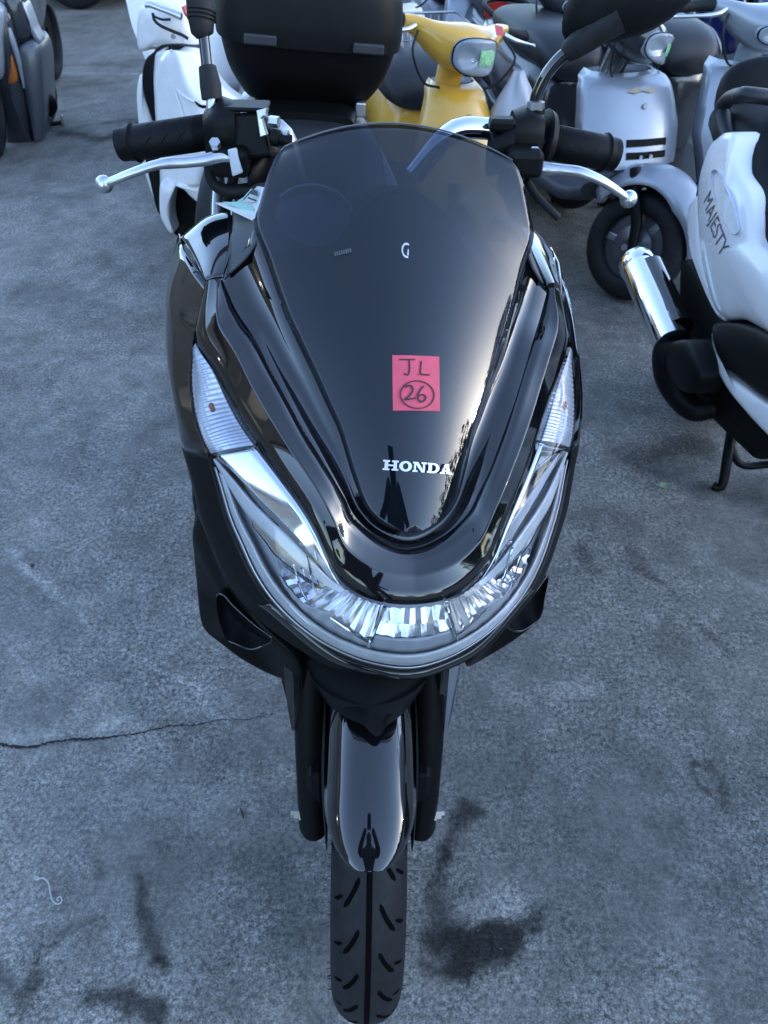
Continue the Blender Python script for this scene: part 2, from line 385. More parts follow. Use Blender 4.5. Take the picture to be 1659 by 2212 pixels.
tc = nd('ShaderNodeTexCoord')
def noise(sc, det, rough=.6):
    n = nd('ShaderNodeTexNoise'); n.inputs['Scale'].default_value = sc; n.inputs['Detail'].default_value = det; n.inputs['Roughness'].default_value = rough
    N.links.new(tc.outputs['Object'], n.inputs['Vector']); return n
def rng_(src, a, b_, c, d):
    r = nd('ShaderNodeMapRange'); r.inputs[1].default_value = a; r.inputs[2].default_value = b_; r.inputs[3].default_value = c; r.inputs[4].default_value = d
    N.links.new(src, r.inputs[0]); return r.outputs[0]
def mul(a, b_):
    m = nd('ShaderNodeMath', operation='MULTIPLY'); N.links.new(a, m.inputs[0]); N.links.new(b_, m.inputs[1]); return m.outputs[0]
at_n = nd('ShaderNodeAttribute'); at_n.attribute_name = 'soil'
n1 = noise(115, 5, .72); n2 = noise(300, 3, .75); n3 = noise(38, 5, .7); n4 = noise(7, 4, .6)
n5 = noise(2.6, 4, .62); n6 = noise(16, 4, .65)
spk = mul(rng_(n1.outputs[0], .36, .66, .34, 1.75), rng_(n2.outputs[0], .34, .66, .48, 1.6))
am = rng_(mul(rng_(n5.outputs[0], .35, .62, .35, 1.1), rng_(n6.outputs[0], .3, .65, .6, 1.25)), .2, 1.0, .25, 1.0)
def lerp1(x, f):   # 1 + (x - 1) * f
    m = nd('ShaderNodeMath', operation='SUBTRACT'); N.links.new(x, m.inputs[0]); m.inputs[1].default_value = 1.0
    q = nd('ShaderNodeMath', operation='MULTIPLY_ADD'); N.links.new(m.outputs[0], q.inputs[0]); N.links.new(f, q.inputs[1]); q.inputs[2].default_value = 1.0; return q.outputs[0]
v = mul(at_n.outputs['Fac'], lerp1(spk, am)); v = mul(v, rng_(am, .25, 1., .86, 1.14)); v = mul(v, rng_(n3.outputs[0], .3, .7, .82, 1.2)); v = mul(v, rng_(n4.outputs[0], .3, .7, .86, 1.14))
vo = nd('ShaderNodeTexVoronoi'); vo.inputs['Scale'].default_value = 95; N.links.new(tc.outputs['Object'], vo.inputs['Vector'])
v = mul(v, rng_(vo.outputs['Distance'], .03, .13, 1.35, 1.0))           # pale grit
sc = nd('ShaderNodeVectorMath', operation='SCALE'); sc.inputs[0].default_value = (.172, .165, .150); N.links.new(v, sc.inputs['Scale'])
N.links.new(sc.outputs[0], b.inputs['Base Color']); b.inputs['Roughness'].default_value = .82; b.inputs['Specular IOR Level'].default_value = .3
bp = nd('ShaderNodeBump'); bp.inputs['Strength'].default_value = .45; bp.inputs['Distance'].default_value = .003
hm = nd('ShaderNodeMath', operation='ADD'); N.links.new(n1.outputs[0], hm.inputs[0]); N.links.new(n3.outputs[0], hm.inputs[1])
N.links.new(hm.outputs[0], bp.inputs['Height']); N.links.new(bp.outputs[0], b.inputs['Normal'])
me.materials.append(gm)
# loose grit on the slab
V = []; F = []
for k in range(420):
    x, y = rng.uniform(-1.1, 1.3), rng.uniform(.25, 3.2); r = rng.uniform(.0007, .0021) * (1 + .4 * (y > 1.2)); o = len(V); a = rng.uniform(0, 6.28)
    V += [(x + r * math.cos(a + t_) * rng.uniform(.7, 1.3), y + r * math.sin(a + t_) * rng.uniform(.7, 1.3), .001) for t_ in (0, 1.57, 3.14, 4.71)] + [(x, y, .001 + r * 1.3)]; F += [(o, o + 1, o + 4), (o + 1, o + 2, o + 4), (o + 2, o + 3, o + 4), (o + 3, o, o + 4)]
GRITM = pm('grit_stone', (.16, .155, .15), .9, noise=.6, nscale=3)
gt = link('grit', V, F, GRITM, None, smooth=False); gt['kind'] = 'stuff'; gt['label'] = 'scattered fine grit on the concrete yard'
# the crack running in from the left
CRK = pm('crack_shadow', (.018, .018, .02), .95)
cp = [ground(*p)[:2] for p in [(-40, 1606), (0, 1609), (60, 1616), (105, 1606), (150, 1599), (200, 1598), (250, 1592), (300, 1585), (335, 1577), (372, 1568), (420, 1567), (460, 1560), (500, 1555), (530, 1556), (562, 1550), (590, 1543)]]
cp = cr(np.array(cp), 150); V = []; F = []
for i, p in enumerate(cp):
    t = cp[min(i + 1, len(cp) - 1)] - cp[max(i - 1, 0)]; t /= np.linalg.norm(t); nn = np.array([-t[1], t[0]])
    w = (.0019 * (1 - .75 * (i / 150) ** 1.5)) * (1 + .45 * rng.uniform(-1, 1)) * (1.5 if 10 < i < 70 else 1); p = p + nn * rng.normal(0, .0011)
    V += [(*(p - nn * w), .0024), (*(p + nn * w), .0024)]
crack = link('crack', V, grid_faces(len(cp), 2), CRK, go, smooth=False)

# ------------------------------------------------------------------ beyond the frame: buildings and trees that reflect, foliage row added to block sun
def building(loc, rz, w, d, h, nm, label):
    t = thing(nm, label, 'building', loc, (0, 0, rz))
    box('wall', (0, 0, h / 2), (w, d, h), WALLM, t, bevel=.01); box('roof', (0, 0, h + .15), (w + .8, d + .8, .3), ROOFM, t, bevel=.02)
    for k in range(int(w // 3)):
        x = -w / 2 + 1.5 + k * 3
        f = box('window', (x, d / 2 + .02, h * .55), (1.4, .08, 1.3), GREYP, t, bevel=.01); box('pane', (x, d / 2 + .065, h * .55), (1.2, .03, 1.1), GLASSW, f, bevel=.002)
building((-13, .5, 0), rad(-90), 18, 6, 4.2, 'workshop_building', 'olive grey workshop wall standing left of the yard')
def tree(loc, h, seed):
    r = np.random.default_rng(seed); t = thing('broadleaf_tree', 'dark broadleaf tree beyond the yard edge', 'tree', loc, group='trees beyond the yard')
    tube('trunk', [(0, 0, 0), (.05, .02, h * .3), (0, .1, h * .6)], [.16, .12, .06], BARK, t, seg=8)
    V = []; F = []
    for k in range(900):
        p = r.normal(0, 1, 3); p /= np.linalg.norm(p); p *= r.uniform(.4, 1) ** .5 * np.array([h * .32, h * .32, h * .36]) * (1 + .3 * math.sin(3 * math.atan2(p[1], p[0]) + seed)); p[2] += h * .6
        a = r.normal(0, 1, 3); a /= np.linalg.norm(a); c = np.cross(a, r.normal(0, 1, 3)); c /= np.linalg.norm(c); s = r.uniform(.12, .26)
        o = len(V); V += [p - a * s, p + c * s * .6, p + a * s, p - c * s * .6]; F.append((o, o + 1, o + 2, o + 3))
    link('crown', V, F, TREEM, t, smooth=False)
for k, (x, y, h) in enumerate([(15, -13, 3.6), (17, -9, 3.4), (17, -19, 4.2), (11, -22, 4.4), (5, -23, 3.9), (-1, -24, 3.6)]): tree((x, y, 0), h, k + 3)
hg = thing('sun_block_hedge', 'added tall dark foliage row, out of view, blocking the low sun', 'sun_block_hedge', (19, 0, 0))  # added foliage row, raised to hide the sun; reflects as the tree line
V = []; F = []
for k in range(5200):
    y = rng.uniform(-26, 30); top = 5.0 + .5 * math.sin(y * .7) + .4 * math.sin(y * 1.9 + 1) + .25 * math.sin(y * 5.1)
    p = np.array([rng.normal(0, .5), y, rng.uniform(0, 1) ** .8 * top]); a = rng.normal(0, 1, 3); a /= np.linalg.norm(a); c = np.cross(a, rng.normal(0, 1, 3)); c /= np.linalg.norm(c); q = rng.uniform(.16, .34)
    o = len(V); V += [p - a * q, p + c * q * .6, p + a * q, p - c * q * .6]; F.append((o, o + 1, o + 2, o + 3))
link('foliage', V, F, TREEM, hg, smooth=False); V, F = join([tube_geo([(0, y, 0), (.1, y, 2.6)], .06, 6) for y in np.arange(-25, 30, 1.6)]); so = link('stems', V, F, BARK, hg); so['kind'] = 'stuff'; box('sun_block_core', (0, 2, 1.9), (.5, 54, 3.7), TREEM, hg, bevel=.05)
# ------------------------------------------------------------------ the black scooter in front
M = Frame((-.041, .514, 0), rad(9.8), rad(6.05), rad(-10))
pcx = thing('black_scooter', 'glossy black scooter in front with smoked windscreen, black top box and pink-red sticker', 'scooter', tuple(M.T), (0, M.lean, M.yaw))
ST = M.turn
def PL(*a): return [np.array(p, float) for p in a]

# --- rails measured on the left/right outlines (right half, top or tip first, ending on the centre line)
A_ = [(.222, .257, .893), (.203, .221, .879), (.188, .195, .857), (.175, .171, .844), (.161, .146, .836), (.138, .107, .823), (.116, .074, .808), (.102, .054, .791), (.091, .038, .769), (.080, .028, .748), (.067, .019, .739), (.050, .010, .735), (.027, .003, .733), (0, .001, .732)]
D_ = [(.226, .256, .887), (.230, .236, .860), (.228, .207, .837), (.221, .179, .821), (.213, .161, .812), (.205, .140, .790), (.196, .114, .762), (.185, .092, .742), (.171, .068, .718), (.151, .043, .698), (.122, .018, .679), (.088, -.002, .664), (.046, -.019, .654), (0, -.027, .650)]
C_ = [(.190, .294, .950), (.177, .266, .930), (.158, .228, .915), (.143, .198, .896), (.128, .168, .879), (.111, .138, .859), (.087, .097, .835), (.074, .081, .818), (.061, .068, .797), (.034, .056, .777), (0, .050, .768)]
AT_ = [(.208, .297, .947), (.219, .272, .913)] + A_          # outer edge of the brow starts higher than the lamp tip
CL_ = [(0, .345, 1.106), (0, .298, 1.060), (0, .247, 1.010), (0, .196, .960), (0, .150, .912), (0, .110, .867), (0, .078, .827), (0, .051, .789)]
def screen_edge(px, py, k):
    """where the sight line to the screen's left edge meets the bowed side profile"""
    c = np.array(CL_)[::-1]; lo, hi = .03, .46
    for _ in range(40):
        y = (lo + hi) / 2; p = M.y(px, py, y); f = y - (np.interp(p[2], c[:, 2], c[:, 1]) + k * abs(p[0]))
        lo, hi = (y, hi) if f < 0 else (lo, y)
    return MX(p)
S_ = [screen_edge(px, py, k) for px, py, k in [(614, 320, .02), (600, 333, .05), (580, 375, .12), (562, 435, .20), (549, 490, .27), (577, 564, .33), (612, 665, .36), (645, 738, .36), (678, 806, .36), (708, 872, .36), (736, 934, .35), (762, 1020, .34), (790, 1090, .30), (830, 1130, .22)]] + [np.array([0, .051, .789])]
# --- smoked windscreen: one moulding from the top edge to the tip
NS = 46
Se = cr(S_, NS); Ce = cr(CL_, NS)
us = np.linspace(-1, 1, 41); P = []
for i in range(NS):
    row = []
    for u in us:
        k = abs(u) ** 2.0; p = Ce[i] * (1 - k) + Se[i] * k; p = p.copy(); p[0] = Se[i][0] * u; row.append(p)
    P.append(row)
SCREEN = np.array(P)
grid('windscreen', SCREEN, SMOKE, pcx, solid=.004)
edge = np.vstack([SCREEN[0]]) + np.array([0, .001, .001])
tube('screen_rim', edge, .0010, GREYP, pcx, seg=6)
# opaque cover below the see-through part (the meter hood behind the screen)
hood = []
for t, (zo, yo) in zip(np.linspace(0, 1, 14), [(0, 0)] * 14):
    a = np.linspace(-1, 1, 31); r = []
    for u in a:
        top = np.array([.155 * u, .325 + .03 * (1 - u * u), .985 + .055 * math.exp(-(u / .5) ** 2) - .03 * u * u])
        bot = np.array([.145 * u, .20 + .065 * u * u, .935 + .012 * u * u])
        p = bot * (1 - t) + top * t; p[2] += .012 * math.sin(math.pi * t); r.append(p)
    hood.append(r)
grid('meter_hood', np.array(hood), MATTE, pcx, solid=.004)
# lower cover behind the screen (opaque part of the front moulding)
low = []
for v in np.linspace(0, 1, 36):
    r = []
    for j, u in enumerate(us):
        r0 = 6.8 + 9.5 * (1 - math.exp(-(abs(u) / .52) ** 2.2)); f = r0 + (NS - 1 - r0) * v; i0 = min(int(f), NS - 2); r.append(SCREEN[i0][j] * (1 - f + i0) + SCREEN[i0 + 1][j] * (f - i0) + np.array([0, .007, -.007]))
    low.append(r)
low = np.array(low); grid('front_cover', low, GLOSS, pcx, solid=.004); tube('cover_edge', low[0], .0022, GREYP, pcx, seg=6)
for q, cx_, r_ in ((-1, -.090, .042),):   # pale disc seen faintly through the smoke
    c = np.array([cx_, .325, 1.012]); d1, d2 = np.array([1., 0, 0]), np.array([0, .72, .69])
    prism('pale_disc', [c + r_ * (d1 * math.cos(t_) + .8 * d2 * math.sin(t_)) for t_ in np.linspace(0, 2 * math.pi, 24, endpoint=False)], FROSTD, pcx, depth=.004); tube('pale_arc', [c + np.array([0, -.002, .002]) + r_ * (d1 * math.cos(t_) + .8 * d2 * math.sin(t_)) for t_ in np.linspace(.2, 2.6, 18)], .003, WHITEG, pcx, seg=6)

# --- dark channel between screen edge and brow
ns = 60
c1 = cr(C_, ns); s1 = cr(S_[4:], ns)
ch = np.stack([c1, c1 * .75 + s1 * .25 + np.array([0, .014, -.012]), c1 * .25 + s1 * .75 + np.array([0, .018, -.014]), s1 + np.array([0, .008, -.006])], 0)
ch = np.concatenate([MX(ch), ch[:, ::-1][:, 1:]], 1)
grid('screen_surround', ch, GLOSS, pcx, solid=.003)

# --- brow: glossy V panel with a ridge along each arm
n = 150
a1 = cr(AT_, n); cc = cr(C_, n); t = np.linspace(0, 1, n)[:, None]
ctr = np.array([0, .17, .72])
def proud(p, d, q): # push a mid rail out of the chord, away from the scooter's heart
    v = np.array([.35, -.62, .70]) * np.ones_like(p); q_ = np.clip(p[:, 0] / .1, 0, 1); v[:, 0] *= q_ * q_ * (3 - 2 * q_); v /= np.linalg.norm(v, axis=1)[:, None]
    return p + v * d
wid = np.interp(t[:, 0], [0, .08, .45, .75, .9, 1], [.75, .62, .58, .55, .5, .5])[:, None]   # where the ridge runs across the arm
rid = proud(a1 * (1 - wid) + cc * wid, .011 * np.interp(t, [0, .1, .8, 1], [.5, 1, .8, .25]), 0)
q1 = proud(a1 * .5 + rid * .5, .0016, 0); q2 = proud(rid * .5 + cc * .5, .0016, 0)
rA = rid * .93 + a1 * .07 - np.array([0, -.0006, .0004]); rB = rid * .93 + cc * .07 - np.array([0, -.0006, .0004])
rails = [a1 + np.array([0, .012, -.012]), a1 + np.array([0, .002, -.002]), a1, q1, rA, rid, rB, q2, cc, cc + np.array([0, .002, -.002]), cc + np.array([0, .014, -.012])]
br = np.stack(rails, 0); br = np.concatenate([MX(br), br[:, ::-1][:, 1:]], 1)
grid('brow_panel', br, GLOSS, pcx)
# end caps of the arms
for s in (1, -1):
    e = br[:, -1 if s > 0 else 0]; prism('arm_end_cap', [e[2], e[5], e[8], e[10], e[0]], SOFTB, pcx, depth=.006)

# --- headlamp unit
nst = 5
Ar = par(A_, nst); Dr = par(D_, nst); ms = len(Ar); sv = np.linspace(0, 13, ms)
tan = np.gradient((Ar + Dr) / 2, axis=0); nrm = np.cross(Dr - Ar, tan); nrm /= np.linalg.norm(nrm, axis=1)[:, None]
if nrm[ms // 2][1] > 0: nrm = -nrm
def LS(s, u, d=0., flat=0.):
    """point of the lamp face: s station along, u from brow to rim, d proud (+) or sunk (-)"""
    i = np.clip(s, 0, 13) / 13 * (ms - 1); k = np.arange(ms)
    a = np.array([np.interp(i, k, Ar[:, c]) for c in range(3)]); b_ = np.array([np.interp(i, k, Dr[:, c]) for c in range(3)]); m = np.array([np.interp(i, k, nrm[:, c]) for c in range(3)])
    w = np.linalg.norm(b_ - a)
    return a * (1 - u) + b_ * u + m * (d + (1 - flat) * .16 * w * 4 * u * (1 - u) * .5)
def patch(name, s0, s1, u0, u1, d, mat, par_, ns=24, nu=6, both_=True, solid=.0, wave=None, flat=0., **k):
    """strip of the lamp between two cross lines; u0,u1,d may vary with s"""
    fn = lambda q, s: q(s) if callable(q) else q
    P = []
    for s in np.linspace(s0, s1, ns):
        P.append([LS(s, fn(u0, s) * (1 - w) + fn(u1, s) * w, fn(d, s) + (wave(s, w) if wave else 0), flat) for w in np.linspace(0, 1, nu)])
    P = np.array(P)
    if both_ and s1 == 13: return [grid(name, np.concatenate([MX(P), P[::-1][1:]], 0), mat, par_, solid=solid, **k)]
    o = [grid(name, P, mat, par_, solid=solid, **k)]
    if both_: o.append(grid(name, MX(P), mat, par_, solid=solid, **k))
    return o
def itp(*xy):
    x, y = zip(*xy); return lambda s: float(np.interp(s, x, y))
# housing behind everything, continuous across the nose
H = np.array([[LS(s, u, -.012 * min(1, s / 2)) for u in np.linspace(0, 1, 7)] for s in np.linspace(0, 13, 70)])
H = np.concatenate([MX(H), H[::-1][1:]], 0); lamp = grid('headlight', H, FROSTD, pcx, solid=.004)
# turn signal: ribbed
ribw = lambda s, w: .0005 * math.sin(s * 38) + .00012 * math.sin(w * 40)
patch('turn_signal', .15, 3.95, .05, .93, -.002, RIBBED, pcx, ns=110, nu=24, solid=.003, wave=ribw)
for sgn in (1, -1):
    p = LS(2.0, .45, -.004) * np.array([sgn, 1, 1]); sections('signal_bulb', [((p[0], p[1] - .008, p[2]), .002, .002, 2), ((p[0], p[1] + .001, p[2]), .0045, .0045, 2), ((p[0], p[1] + .01, p[2]), .005, .005, 2)], 'y', AMBER, lamp, seg=12)
# bright flat reflector running down beside the brow
r_lo = itp((4, .93), (5, .66), (6, .44), (7, .30), (8, .17), (9, .08), (9.6, .05))
patch('reflector_blade', 4.04, 9.3, .05, r_lo, itp((4, -.002), (9, -.001)), CHROME, lamp, ns=40, nu=6, solid=.002, flat=.85)
b_hi = lambda s: r_lo(s) + .012
b_lo = lambda s: min(.93, r_lo(s) + itp((4, .03), (5, .17), (6, .23), (7, .21), (8, .17), (9, .12), (10, .08))(s))
patch('diffuser_bar', 4.2, 9.8, b_hi, b_lo, -.0025, FROST, lamp, ns=40, nu=6, solid=.003)
c_hi = lambda s: b_lo(s) + .015
c_lo = lambda s: max(c_hi(s) + .01, itp((5.6, .62), (6.4, .72), (7.5, .62), (8.5, .40), (9.2, .28))(s))
patch('inner_reflector', 5.9, 9.2, c_hi, c_lo, -.003, CHROME, lamp, ns=30, nu=6, solid=.002, flat=.8)
# fluted reflectors: stepped facets, each flute a cell of its own
def flute(s0, s1, u0f, u1f, cols, rows, d0):
    V = []; F = []
    for i in range(cols):
        for j in range(rows):
            sa, sb = s0 + (s1 - s0) * i / cols, s0 + (s1 - s0) * (i + 1) / cols
            ua, ub = (lambda s: u0f(s) + (u1f(s) - u0f(s)) * j / rows), (lambda s: u0f(s) + (u1f(s) - u0f(s)) * (j + 1) / rows)
            sm = (sa + sb) / 2; o = len(V); tw = .0008 * rng.uniform(-1, 1); dd = d0 - .002 * j
            for s, w in ((sa, 0), (sm, .0024 + tw), (sb, 0)):
                V += [LS(s, ua(s), dd - .001 + w), LS(s, ub(s) - .004, dd + .0014 + w)]
            F += [(o, o + 2, o + 3, o + 1), (o + 2, o + 4, o + 5, o + 3)]
    for q in (1, -1): link('fluted_reflector', np.array(V) * np.array([q, 1, 1]), F, FLUTE, lamp, smooth=False)
f_lo = itp((7.6, .60), (8.4, .62), (9.2, .60), (9.6, .54), (10.1, .42), (10.6, .44), (11.2, .50), (11.7, .55), (11.8, .46), (13, .45))
flute(7.7, 9.15, lambda s: c_lo(s) + .01, f_lo, 4, 2, -.005)
flute(9.15, 11.75, lambda s: .06, f_lo, 7, 1, -.004)
flute(11.8, 13, lambda s: .07, f_lo, 3, 2, -.004)
for s_ in (11.77,):
    for q in (1, -1):
        a, b_ = LS(s_, .05, 0) * np.array([q, 1, 1]), LS(s_, .66, 0) * np.array([q, 1, 1]); tube('lamp_divider', [a, b_], .0022, CHROME, lamp, seg=6)
for (sa, sb, u) in ((7.7, 9.3, .28), (7.9, 9.6, .45), (10.3, 11.7, .42)):
    for q in (1, -1):
        tube('lamp_ledge', [LS(s, u + .10 * math.sin(2.2 * s) * .3 + (s - 8.5) * .05, -.001) * np.array([q, 1, 1]) for s in np.linspace(sa, sb, 10)], .0011, CHROME, lamp, seg=6)
# frosted scallops and lower band
patch('lower_diffuser', 8.2, 13, lambda s: f_lo(s) + .015, itp((8.2, .66), (9.5, .70), (11, .70), (13, .68)), -.004, FROSTD, lamp, ns=60, nu=5, solid=.002, wave=lambda s, w: .0005 * math.sin(s * 90))
# position-lamp guide: two pale strips following the rim
patch('light_guide', 4.7, 13, itp((4.7, .83), (6, .80), (8, .75), (9, .73), (11, .72), (13, .70)), itp((4.7, .90), (8, .885), (11, .89), (13, .88)), -.0012, FROST, lamp, ns=80, nu=4, solid=.003, wave=lambda s, w: .0007 * math.sin(s * 60))
patch('guide_edge', 4.5, 13, .915, .955, -.0005, ALU, lamp, ns=80, nu=3, solid=.0015)
patch('rim_reflector', 9.2, 11.6, itp((9.2, .77), (11.6, .80)), itp((9.2, .80), (11.6, .835)), -.001, CHROME, lamp, ns=30, nu=3, solid=.0015)
# clear cover
L_ = np.array([[LS(s, u, .0025 * min(1, s)) for u in np.linspace(0.0, 1, 17)] for s in np.linspace(0, 13, 100)])
L_ = np.concatenate([MX(L_), L_[::-1][1:]], 0); grid('headlight_cover', L_, CLEAR, lamp)

# --- side cowls, from the lamp rim and arm top back to the leg shield
D_s = [(.209, .299, .946), (.224, .262, .897), (.230, .236, .860), (.228, .207, .837), (.213, .161, .812), (.205, .140, .790), (.196, .114, .762), (.185, .092, .742), (.151, .043, .698), (.088, -.002, .664), (.046, -.019, .654), (0, -.027, .650)]
E_s = [(.241, .425, .945), (.2580, .375, .900), (.2595, .312, .857), (.2505, .25, .825), (.243, .211, .787), (.236, .190, .765), (.230, .17, .744), (.223, .150, .716), (.186, .092, .652), (.112, .030, .622), (.058, .004, .612), (0, -.008, .609)]
R_s = [(.236, .455, .90), (.252, .50, .86), (.256, .53, .83), (.254, .53, .77), (.250, .53, .72), (.246, .52, .69), (.24, .51, .66), (.235, .48, .62), (.20, .30, .53), (.14, .17, .52), (.08, .13, .53), (0, .12, .535)]
ns_ = 6; d_, e_, r_ = par(D_s, ns_), par(E_s, ns_), par(R_s, ns_)
m1 = d_ * .66 + e_ * .34; m1[:, 0] += .004; m2 = d_ * .33 + e_ * .67; m2[:, 0] += .005; m2[:, 1] -= .004; f0 = d_ + np.array([-.004, .006, -.002]) * np.c_[np.sign(d_[:, 0]), np.ones((len(d_), 2))]
h1 = e_ * .6 + r_ * .4; h1[:, 0] += .004 * np.clip(e_[:, 0] / .1, 0, 1)
rows = np.stack([f0, d_, m1, m2, e_, h1, r_], 0)
split = 4 * ns_
for q in (1, -1):
    top = rows[:, :split + 1] * np.array([q, 1, 1]); grid('side_cowl', top, GLOSS, pcx, solid=.003, auto=80)
bot = rows[:, split:]; bot = np.concatenate([MX(bot), bot[:, ::-1][:, 1:]], 1); grid('nose_cowl', bot, MATTE, pcx, solid=.003, auto=80)
# glossy lip right under the lamp
lip = par(D_s[8:], 10); lip2 = lip * .5 + par(E_s[8:], 10) * .5; lip3 = lip * .15 + lip2 * .85
lp = np.stack([lip + np.array([0, -.0015, 0]), (lip + lip2) / 2 + np.array([0, -.006, .0]), lip2 + np.array([0, -.003, -.001]), lip2 + np.array([0, .006, -.001])], 0)
lp = np.concatenate([MX(lp), lp[:, ::-1][:, 1:]], 1); grid('nose_lip', lp, GLOSS, pcx, solid=.002, auto=80)

# --- shoulders: from the arm top up and back to the bars, glossy; matte inner cover beside the screen
for q in (1, -1):
    r0 = PL((.190, .297, .953), (.199, .298, .952), (.2095, .300, .947)); r1 = PL((.180, .335, .970), (.202, .337, .961), (.2185, .338, .9475))
    r2 = PL((.178, .372, .980), (.206, .374, .967), (.2285, .376, .948)); r3 = PL((.177, .408, .983), (.209, .412, .970), (.238, .412, .946)); r4 = PL((.177, .426, .966), (.208, .430, .958), (.239, .428, .930)); 
    G = np.array([cr(r, 12) for r in (r0, r1, r2, r3, r4)]); G = np.stack([cr(G[:, j], 24) for j in range(12)], 1)
    grid('shoulder_panel', G * np.array([q, 1, 1]), GLOSS, pcx, solid=.003, auto=60)
    g0 = PL((.150, .292, 1.004), (.165, .296, .978), (.186, .300, .954)); g1 = PL((.150, .36, .999), (.166, .36, .985), (.180, .352, .975)); g2 = PL((.146, .405, .99), (.165, .408, .99), (.178, .408, .984)); g3 = PL((.14, .43, .95), (.165, .43, .95), (.178, .426, .95))
    G = np.array([cr(r, 8) for r in (g0, g1, g2, g3)]); grid('inner_cowl', G * np.array([q, 1, 1]), GREYP, pcx, solid=.003)
    # matte air duct low on each flank, with a recess
    wing = [(430, 1118, .165), (416, 1150, .170), (419, 1195, .172), (425, 1260, .165), (433, 1335, .134), (446, 1362, .116), (476, 1387, .096), (532, 1428, .092), (606, 1464, .088), (650, 1462, .062), (640, 1420, .052), (590, 1370, .064), (540, 1310, .088), (490, 1215, .120), (455, 1140, .150)]
    o = [M.y(*p) * np.array([-q, 1, 1]) for p in wing]
    puff('side_duct', o, MATTE, pcx, bulge=(q * .004, -.010, .0), depth=(-q * .02, .16, .02), n=70, rings=8)
    hole = [(468, 1272, .118), (484, 1270, .112), (502, 1290, .104), (547, 1331, .086), (586, 1362, .074), (566, 1378, .076), (540, 1385, .078), (508, 1373, .084), (488, 1362, .092), (472, 1320, .108)]
    h = [M.y(*p) * np.array([-q, 1, 1]) for p in hole]; hs_ = np.array([q * .0, -.012, .0])
    puff('duct_recess', [p + hs_ for p in h], DEEP, pcx, bulge=(-q * .004, .03, 0), n=44, rings=6)
    tube('duct_trim', cr([p + hs_ for p in h], 60, True)[0:44], .0013, GLOSS, pcx, seg=8)
    # lower leg shield and flank plates behind it
    o = PL((.232, .22, .66), (.236, .40, .66), (.235, .53, .60), (.225, .56, .40), (.19, .56, .24), (.17, .46, .26), (.17, .32, .40), (.18, .20, .52)); o = [p * np.array([q, 1, 1]) for p in o]
    puff('leg_shield', o, SOFTB, pcx, bulge=(q * .012, 0, 0), n=40, rings=6, depth=(-q * .03, 0, 0))
# --- black inner fender under the nose, pointed at its front
nf = [M.y(px, py, y, True) for px, py, y in [(815, 1573, -.040), (826, 1568, -.037), (838, 1548, -.026), (862, 1532, -.014), (888, 1508, .0), (908, 1482, .012), (924, 1452, .024), (930, 1425, .04), (900, 1400, .05), (800, 1392, .05), (700, 1400, .05), (664, 1425, .04), (672, 1452, .024), (688, 1480, .012), (706, 1503, .0), (740, 1525, -.014), (778, 1541, -.026), (800, 1562, -.036)]]
puff('inner_fender', ST(np.array(nf)), DEEP, pcx, bulge=ST(np.array([0, -.035, -.01])) - ST(np.zeros(3)), depth=ST(np.array([0, .16, .0])) - ST(np.zeros(3)), n=70, rings=8)
box('frame_core', (0, .40, .60), (.20, .36, .44), DEEP, pcx, bevel=.04); box('column_cover', (0, .36, .88), (.24, .18, .16), DEEP, pcx, bevel=.04)

# --- emblem, sticker and painted reflection spots on the screen
def on_screen(fi, u, lift=.0012):
    """place on the screen: fractional row fi (0 top .. 45 tip), u across; returns point, x axis, up axis, normal"""
    def S(fi, u):
        i = min(max(fi, 0), NS - 1); i0 = int(min(i, NS - 2)); a = i - i0
        j = (u + 1) / 2 * 40; j0 = int(min(max(j, 0), 39)); c = j - j0
        p = SCREEN[i0][j0] * (1 - a) * (1 - c) + SCREEN[i0 + 1][j0] * a * (1 - c) + SCREEN[i0][j0 + 1] * (1 - a) * c + SCREEN[i0 + 1][j0 + 1] * a * c
        return p
    p = S(fi, u); dx = S(fi, u + .1) - S(fi, u - .1); dy = S(fi - .6, u) - S(fi + .6, u); dx /= np.linalg.norm(dx); n_ = np.cross(dx, dy); n_ /= np.linalg.norm(n_)
    if n_[1] > 0: n_ = -n_
    up = np.cross(n_, dx); up = up if up[2] > 0 else -up
    return p + n_ * lift, dx, up, n_
def find_screen(px, py):
    best = None
    for fi in np.linspace(0, NS - 1, 100):
        for u in np.linspace(-.9, .9, 61):
            j = (u + 1) * 20; i0 = int(min(fi, NS - 2)); a = fi - i0; j0 = int(min(j, 39)); c = j - j0
            p = (SCREEN[i0][j0] * (1 - c) + SCREEN[i0][j0 + 1] * c) * (1 - a) + (SCREEN[i0 + 1][j0] * (1 - c) + SCREEN[i0 + 1][j0 + 1] * c) * a
            w = M.R @ p + M.T - EYE; b_ = w[1] * math.sin(PIT) + w[2] * math.cos(PIT); d_ = w[1] * math.cos(PIT) - w[2] * math.sin(PIT)
            e = math.hypot(CX + FPX * w[0] / d_ - px, CY - FPX * b_ / d_ - py)
            if best is None or e < best[0]: best = (e, fi, u)
    return best[1], best[2]
